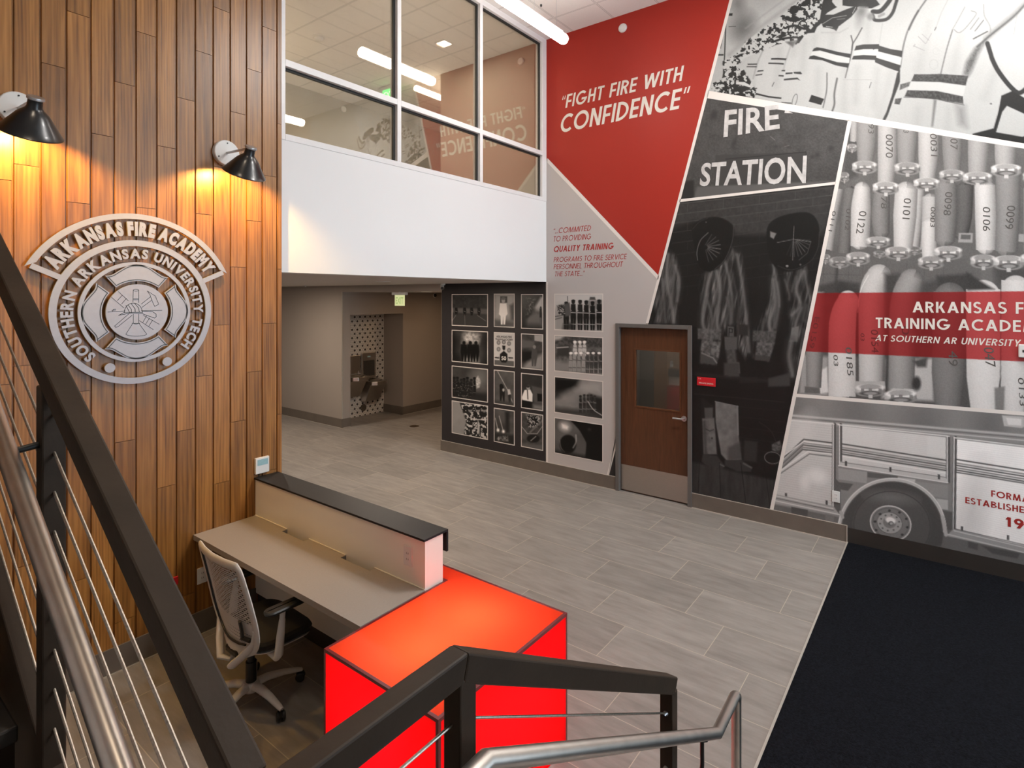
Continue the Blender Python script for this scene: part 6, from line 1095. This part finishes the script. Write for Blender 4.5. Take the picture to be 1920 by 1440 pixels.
# ================================================================== reception desk and light box
t = thing('reception_desk', (2.3, 3.5, 0), 'reception desk with grey worktop, white upright and black ledge', 'desk')
YD0, YD1 = 2.512, YW-.002; XF, XW = 1.954, 2.434
def ywork(px, py): return on_z(px, py, .76)[1]
n1 = (ywork(540.5, 992), ywork(581, 1010)); n2 = (ywork(649, 1041), ywork(701, 1066)); n1 = (max(n1), min(n1)); n2 = (max(n2), min(n2))
pts = [(XF, YD0), (XF, YD1), (XW, YD1), (XW, n1[0]), (XW-.045, n1[0]), (XW-.045, n1[1]), (XW, n1[1]), (XW, n2[0]), (XW-.045, n2[0]), (XW-.045, n2[1]), (XW, n2[1]), (XW, YD0)]
MB().prism(pts, lambda u, v: (u, v, .722), lambda u, v: (u, v, .76)).build('worktop', M['laminate'], t)
MB().box(XW, 2.587, YD0, YD1, .135, 1.053).build('upright', M['ledgewhite'], t); MB().box(XW+.02, 2.575, YD0+.01, YD1, 0, .135).build('kick_base', M['basedark'], t)
MB().box(XW-.012, 2.630, YD0-.006, YD1, 1.054, 1.068).build('ledge_cap', M['ledgeblack'], t, bevel=.0015); MB().box(2.616, 2.630, YD0-.006, YD1, .93, 1.0535).build('ledge_apron', M['ledgeblack'], t)
for a, b_ in ((YD0, n2[1]), (n2[0], n1[1]), (n1[0], YD1-.002)): MB().box(XW-.006, XW-.0002, a, b_, .7605, .7655).build('sealant', M['ledgewhite'], t)
# light box
BX0, BX1, BY0, BY1, BZ = 1.724, 2.748, 1.700, 2.506, .757; WX = 2.592
t = thing('light_box', (2.24, 2.1, 0), 'glowing red acrylic box at the end of the reception desk', 'light box')
e = .016
MB().add([(BX0+e, BY0+e, BZ), (BX1-e, BY0+e, BZ), (BX1-e, BY1-e, BZ), (BX0+e, BY1-e, BZ)], [(0, 1, 2, 3)]).add([(WX+.02, BY1-e, BZ), (BX1-e, BY1-e, BZ), (BX1-e, YW-.02, BZ), (WX+.02, YW-.02, BZ)], [(0, 1, 2, 3)]).build('top_panel', M['acrylictop'], t)
MB().flat([(BX0+e, BY0, .012), (BX1-e, BY0, .012), (BX1-e, BY0, BZ-e), (BX0+e, BY0, BZ-e)]).build('end_panel', M['acrylic'], t)
MB().flat([(BX0, BY0+e, .012), (BX0, BY1-e, .012), (BX0, BY1-e, BZ-e), (BX0, BY0+e, BZ-e)]).build('side_panel', M['acrylic'], t)
MB().flat([(BX1, BY0+e, .012), (BX1, YW-.02, .012), (BX1, YW-.02, BZ-e), (BX1, BY0+e, BZ-e)]).build('side_panel', M['acrylic'], t)
MB().flat([(BX0+e, BY1, .012), (WX, BY1, .012), (WX, BY1, BZ-e), (BX0+e, BY1, BZ-e)]).flat([(WX, BY1, .012), (WX, YW-.02, .012), (WX, YW-.02, BZ-e), (WX, BY1, BZ-e)]).build('inner_panel', M['ledgewhite'], t)
m = MB()
for a in ((BX0, BX1, BY0, BY0+e, BZ-e, BZ), (BX0, BX0+e, BY0+e, BY1-e, BZ-e, BZ), (BX1-e, BX1, BY0+e, YW-.02, BZ-e, BZ), (BX0, WX, BY1-e, BY1, BZ-e, BZ), (WX, WX+.02, BY1-e, YW-.02, BZ-e, BZ)): m.box(*a)
m.build('edge_strip', M['edge'], t)
for x, y in ((BX0, BY0), (BX1-e, BY0), (BX0, BY1-e)): MB().box(x, x+e, y, y+e, 0, BZ-e).build('corner_strip', M['edge'], t)
m = MB(); m.box(BX0+.02, BX1-.02, BY0+.02, BY1-.02, .002, .011).build('floor_board', M['plastic'], t)
for x, y, w in ((2.0, 2.1, 1), (2.42, 2.1, 1)):
    L = bpy.data.lights.new('box_lamp', 'POINT'); L.energy = BOX_W*w; L.color = (1, .93, .86); L.shadow_soft_size = .10; o = bpy.data.objects.new('box_lamp', L); o.location = (x, y, .47); COL.objects.link(o)
L = bpy.data.lights.new('box_lamp', 'POINT'); L.energy = BOX_W*.12; L.color = (1, .93, .86); L.shadow_soft_size = .05; o = bpy.data.objects.new('box_lamp', L); o.location = (2.67, 3.2, .45); COL.objects.link(o)
# ================================================================== office chair (faces +X, backrest towards the stair)
HX, HY = 1.865, 3.475; RZ = math.radians(-2)
t = thing('office_chair', (HX, HY, 0), 'white mesh-backed office chair with black seat under the worktop', 'office chair')
def C_(x, y, z): c, s = math.cos(RZ), math.sin(RZ); return (HX+x*c-y*s, HY+x*s+y*c, z)
def cp(pts): return [C_(*p) for p in pts]
CW, CB = M['chairwhite'], M['black']
MB().cyl(C_(0, 0, .08), C_(0, 0, .25), .032, 22).cyl(C_(0, 0, .25), C_(0, 0, .40), .022, 22).build('gas_column', CB, t, smooth=True)
MB().lathe([(0, .13), (.045, .128), (.055, .115), (.055, .08), (.045, .07), (0, .068)], C_(0, 0, 0), (0, 0, 1), 26).build('hub', CW, t, smooth=True)
tgt = [V3((1.885, 3.165, 0))-V3((HX, HY, 0))]; base_a = math.atan2(tgt[0].y, tgt[0].x)-RZ
for k in range(5):
    a = base_a+k*2*math.pi/5; d = (math.cos(a), math.sin(a)); m = MB(); prof = []
    m.tube(cp([(d[0]*r, d[1]*r, z) for r, z in ((.03, .105), (.10, .112), (.20, .10), (.29, .078), (.315, .070))]), [.030, .028, .023, .018, .014], 14, sy=.75); leg = m.build('leg', CW, t, smooth=True)
    c = V3(C_(d[0]*.305, d[1]*.305, .029)); ax = V3((math.cos(a+RZ+1.1), math.sin(a+RZ+1.1), 0)); cs = MB()
    for s in (-1, 1): cs.lathe([(0, .006), (.026, .006), (.029, .010), (.029, .020), (.022, .026), (0, .027)], c, ax*s, 22)
    cs.cyl(c+V3((0, 0, .01)), c+V3((0, 0, .052)), .009, 12).obox(c+V3((0, 0, .018)), ax*.006, V3((-ax.y, ax.x, 0))*.024, V3((0, 0, .016))); cs.build('caster', CB, t, smooth=True)
# seat
def rrect(x0, x1, y0, y1, r, n=6):
    out = []
    for cx_, cy_, a in ((x1-r, y1-r, 0), (x0+r, y1-r, 90), (x0+r, y0+r, 180), (x1-r, y0+r, 270)):
        for i in range(n+1): q = math.radians(a+90*i/n); out.append((cx_+r*math.cos(q), cy_+r*math.sin(q)))
    return out
def loft(m, layers):
    n = len(layers[0]); V = [p for L_ in layers for p in L_]; F = [tuple(range(n))[::-1], tuple(range((len(layers)-1)*n, len(layers)*n))]
    for i in range(len(layers)-1):
        for k in range(n): F.append((i*n+k, i*n+(k+1) % n, (i+1)*n+(k+1) % n, (i+1)*n+k))
    return m.add(V, F)
def seat_layer(z, g, dz=.0): return [C_(x, y, z-.05*max(0, (x-.18)/.12)**2*.5+dz) for x, y in rrect(-.095+g, .315-g, -.258+g, .258-g, .11-g*.5)]
loft(MB(), [seat_layer(.405, .03), seat_layer(.418, .006), seat_layer(.450, 0), seat_layer(.468, .012), seat_layer(.474, .04), seat_layer(.470, .12)]).build('seat', M['fabric'], t, smooth=True)
loft(MB(), [seat_layer(.385, .05), seat_layer(.392, .02), seat_layer(.404, .012)]).build('seat_pan', CW, t, smooth=True)
MB().obox(C_(-.02, 0, .372), V3((.11, 0, 0)), V3((0, .07, 0)), V3((0, 0, .022))).build('tilt_mechanism', CB, t, bevel=.012)
# backrest: curved shell, v = 0 bottom .. 1 top
def bk(u, v):                                         # u in -1..1 across, v up
    vv = max(0, v); return -.080-.120*vv**1.2-.035*(1-u*u), .44+v*.545
def hw(v): return float(np.interp(v, [-.08, 0, .10, .22, .34, .6, 1.0], [.12, .185, .238, .266, .272, .266, .250]))
def B_(u, v, off=0): x, z = bk(u, v); return C_(x+off, -u*hw(v), z)
fr_ = [(-1, v) for v in np.linspace(.02, .95, 16)]+[(u, 1.0) for u in (-.93, -.8, -.5, 0, .5, .8, .93)]+[(1, v) for v in np.linspace(.95, .02, 16)]+[(u, -.05-.03*(1-u*u)) for u in (.85, .6, .25, 0, -.25, -.6, -.85)]
def frame_pts(): return [B_(u, v) for u, v in fr_]
m = MB(); P_ = frame_pts(); K = len(P_); V = []
for i, (u, v) in enumerate(fr_):                      # flat section: wide across the back, thin front to back
    p = V3(P_[i]); a = V3(P_[i-1]); b2 = V3(P_[(i+1) % K]); tg = (b2-a).normalized(); nf = V3(C_(1, 0, 0))-V3(C_(0, 0, 0)); nf = (nf-tg*nf.dot(tg)).normalized(); si = tg.cross(nf).normalized()
    wd = .033 if v < .9 else .025
    if v < .25: wd = .033+.012*min(1, (.25-v)/.25)
    for q in range(10):
        an = 2*math.pi*q/10; V.append(p+si*math.cos(an)*wd+nf*math.sin(an)*.013)
F = []
for i in range(K):
    for q in range(10): F.append((i*10+q, i*10+(q+1) % 10, ((i+1) % K)*10+(q+1) % 10, ((i+1) % K)*10+q))
bf = m.add(V, F).build('back_frame', CW, t, smooth=True)
# woven mesh: two families of crossing bands, tighter bands low down
m = MB(); 
def band(pts, w):
    for i in range(len(pts)-1):
        a, b2 = V3(pts[i]), V3(pts[i+1]); d = (b2-a).normalized(); nf = V3((1, 0, 0)); s = d.cross(nf).normalized()*w/2; m.add([a+s, b2+s, b2-s, a-s], [(0, 1, 2, 3)])
nv = 25
for i in range(nv+1):
    v = .30+.66*i/nv; band([B_(u, v+.006*math.sin(u*40+i*math.pi), .004) for u in np.linspace(-.9, .9, 26)], .0070)
for j in range(21):
    u = -.88+1.76*j/20; band([B_(u, v, .006) for v in np.linspace(.30, .965, 18)], .0038)
mesh_o = m.build('back_mesh', CW, t, fix=False)
m = MB()
for i in range(11):
    v = .20+.105*i/10; band([B_(u, v, .004) for u in np.linspace(-.9, .9, 14)], .0052)
for j in range(5):
    v = .02+.165*j/4; band([B_(u, v, .004) for u in np.linspace(-.9, .9, 14)], .015)
for j in range(23):
    u = -.88+1.76*j/22; band([B_(u+.02*math.sin(v*60), v, .005) for v in np.linspace(.0, .19, 8)], .010)
m.build('lumbar_mesh', CW, t, fix=False)
MB().tube([B_(-.86, v, -.004) for v in np.linspace(.97, .12, 12)]+[B_(u, .005+.07*abs(u)**4, -.006) for u in (-.74, -.5, -.2, .1, .45, .72)], .0065, 8).build('mesh_piping', CB, t, smooth=True)
m = MB(); m.tube([B_(.62, v, -.016) for v in (.13, .22, .34)], .016, 8, sy=.6).tube([B_(u, .13, -.016) for u in (.62, .75, .9)], .016, 8, sy=.6); m.build('lumbar_bracket', CB, t, smooth=True)
for s in (-1, 1):
    m = MB(); m.tube([B_(-s, .26)]+cp([(-.085, s*.225, .49), (-.125, s*.15, .40), (-.155, s*.075, .325), (-.12, s*.03, .31), (-.03, s*.02, .345)]), [.018, .026, .026, .024, .02, .018], 12, sy=.7); m.build('back_support', CW, t, smooth=True)
    m = MB(); m.tube(cp([(.02, s*.17, .375), (.02, s*.28, .372), (.022, s*.297, .395), (.03, s*.300, .50), (.042, s*.300, .60)]), [.020, .022, .026, .025, .019], 14, sy=.8); m.build('arm_post', CW, t, smooth=True); MB().tube(cp([(.04, s*.300, .58), (.046, s*.300, .655)]), .016, 12).build('arm_sleeve', CW, t, smooth=True)
    loft(MB(), [[C_(.06+x, s*.297+y, .655+dz) for x, y in rrect(-.125+g, .125-g, -.045+g, .045-g, .04-g*.5)] for dz, g in ((0, .012), (.006, .002), (.018, 0), (.026, .006), (.028, .02))]).build('arm_pad', CB, t, smooth=True)
# ================================================================== stair, railings, handrails
SL = .575; XA0, XA1 = .426, .477; YR0, YR1 = .785, .835; ZR = 1.80
def zr(y): return ZR+SL*(y-.82)
def rail_prism(mb, path, h, w0, w1, axis):            # rectangular tube following a path in a vertical plane, mitred
    P = [np.array(p, float) for p in path]; lo = []
    for i in range(len(P)):
        d = []
        if i > 0: e = P[i]-P[i-1]; d.append(e/np.linalg.norm(e))
        if i < len(P)-1: e = P[i+1]-P[i]; d.append(e/np.linalg.norm(e))
        nn = sum(np.array([e[1], -e[0]]) for e in d); nn /= np.linalg.norm(nn); nn = nn*(1 if nn[1] < 0 else -1); c = abs(nn @ np.array([d[0][1], -d[0][0]])); lo.append(P[i]+nn*h/max(c, .4))
    for i in range(len(P)-1):
        q = [P[i], P[i+1], lo[i+1], lo[i]]
        f = (lambda w: (lambda s, z: (w, s, z))) if axis == 'x' else (lambda w: (lambda s, z: (s, w, z)))
        mb.prism([tuple(p) for p in q], f(w0), f(w1))
    return mb
ST = M['blacksteel']
t = thing('guardrail', (.45, .81, .712), 'black steel cable guardrail rising along the upper stair flight', 'railing', None)
rail_prism(MB(), [(.837, zr(.837)), (4.30, zr(4.30))], .060, XA0, XA1, 'x').build('top_rail', ST, t, bevel=.005)
for y in (1.80, 3.30): MB().box(XA0, XA1, y, y+.05, .50 if y < 2 else 1.4, zr(y)-.055).build('post', ST, t, bevel=.004)
for k in range(9):
    o = .125+.1*k; MB().tube([(.4515, .84, zr(.84)-o), (.4515, 4.28, zr(4.28)-o)], .0036, 8).build('cable', M['cable'], t, smooth=True)
t2 = thing('guardrail', (.45, .81, .712), 'black steel cable guardrail of the landing and lower flight beside the red box', 'railing', None)
KX = .886; SB = .571
def zb(x): return ZR-SB*max(0, x-KX)-.004*(x > KX)
rail_prism(MB(), [(.426, ZR), (KX, ZR), (2.04, zb(2.04))], .058, YR0, YR1, 'y').build('top_rail', ST, t2, bevel=.005)
MB().box(.86, .911, YR0+.001, YR1-.001, .40, ZR-.05).build('post', ST, t2, bevel=.004); MB().box(1.985, 2.036, YR0+.001, YR1-.001, 0, zb(2.02)-.05).build('post', ST, t2, bevel=.004); MB().box(XA0, XA1, YR0+.001, YR1-.001, .40, ZR-.05).build('post', ST, t2, bevel=.004)
for k in range(9):
    o = .145+.1*k; MB().tube([(.45, .81, ZR-o), (.885, .81, ZR-o), (2.02, .81, zb(2.02)-o+.004)], .0034, 8).build('cable', M['cable'], t2, smooth=True)
    if k < 6:
        for x, s in ((1.985, -1),): MB().lathe([(0, 0), (.009, 0), (.009, .004), (.005, .010), (.0045, .018)], (x, .81, zb(x)-o+.004), (s, 0, 0), 12).build('cable_fitting', M['alu'], t2, smooth=True)
# handrails
t = thing('handrail', (.362, .82, 1.588), 'stainless tube handrail along the upper flight guardrail', 'handrail')
hz_ = lambda y: 1.588+SL*(y-.82)
MB().tube([(.362, .45, 1.50), (.362, .68, 1.507), (.362, 4.25, hz_(4.25))], .0208, 28).build('tube', M['steel'], t, smooth=True)
for y in (1.825, 3.325): MB().tube([(XA0, y, hz_(y)-.005), (.388, y, hz_(y)-.010), (.366, y, hz_(y)-.012)], .0085, 12).build('bracket', M['black'], t, smooth=True)
t = thing('handrail', (2.548, .725, 0), 'grey tube handrail of the lower flight ending in a floor post', 'handrail')
P = [V3((.52, .725, 1.618)), V3((.868, .725, 1.618)), V3((2.292, .725, .808)), V3((2.525, .725, .822))]
MB().tube([P[0], P[1], P[2], P[3], (2.545, .725, .815), (2.552, .725, .79), (2.552, .725, .30), (2.552, .725, 0)], .0208, 28).build('tube', M['steel'], t, smooth=True)
MB().tube(smooth_path([(2.03, .80, .775), (2.07, .772, .768), (2.105, .735, .765), (2.118, .725, .785), (2.12, .725, .845), (2.12, .725, .885)], 5), .0075, 12).obox((2.12, .725, .886), V3((.028, 0, -.016)), V3((0, .012, 0)), V3((.001, 0, .0025))).build('bracket', M['black'], t, smooth=True)
# stair
t = thing('staircase', (0, 0, 0), 'dark stair flight climbing beside the plank wall behind the cable rail', 'staircase')
MB().box(-1.3, .426, -1.3, .80, .63, .712).box(.426, .95, -.35, .78, .63, .712).build('landing', M['tread'], t)
def stringer(mb, y0, y1, x0, x1):
    f = lambda s, z: (x0, s, z); g = lambda s, z: (x1, s, z); zt = lambda y: zr(y)-1.02
    return mb.prism([(y0, zt(y0)), (y1, zt(y1)), (y1, zt(y1)-.33), (y0, zt(y0)-.33)], f, g)
stringer(MB(), .86, 4.3, .434, .476).build('stringer', ST, t, bevel=.004)
for n in range(1, 12):
    yn = 1.084+.2957*(n-1); zn = .882+.17*(n-1)
    MB().box(-.80, .418, yn, min(yn+.33, 4.40), zn-.045, zn).build('tread', M['tread'], t, bevel=.006); MB().box(-.80, .414, yn+.02, yn+.032, zn-.17, zn-.046).build('riser', ST, t)
for n in range(1, 4):
    xn = .95+.31*(n-1); zn = .712-.178*n; MB().box(xn-.02, xn+.31, -.35, .78, zn-.05, zn).build('tread', M['tread'], t, bevel=.006)
MB().prism([(.95, .70), (1.95, .13), (1.95, 0), (1.55, 0), (.95, .35)], lambda s, z: (s, .782, z), lambda s, z: (s, .80, z)).build('stringer', ST, t)
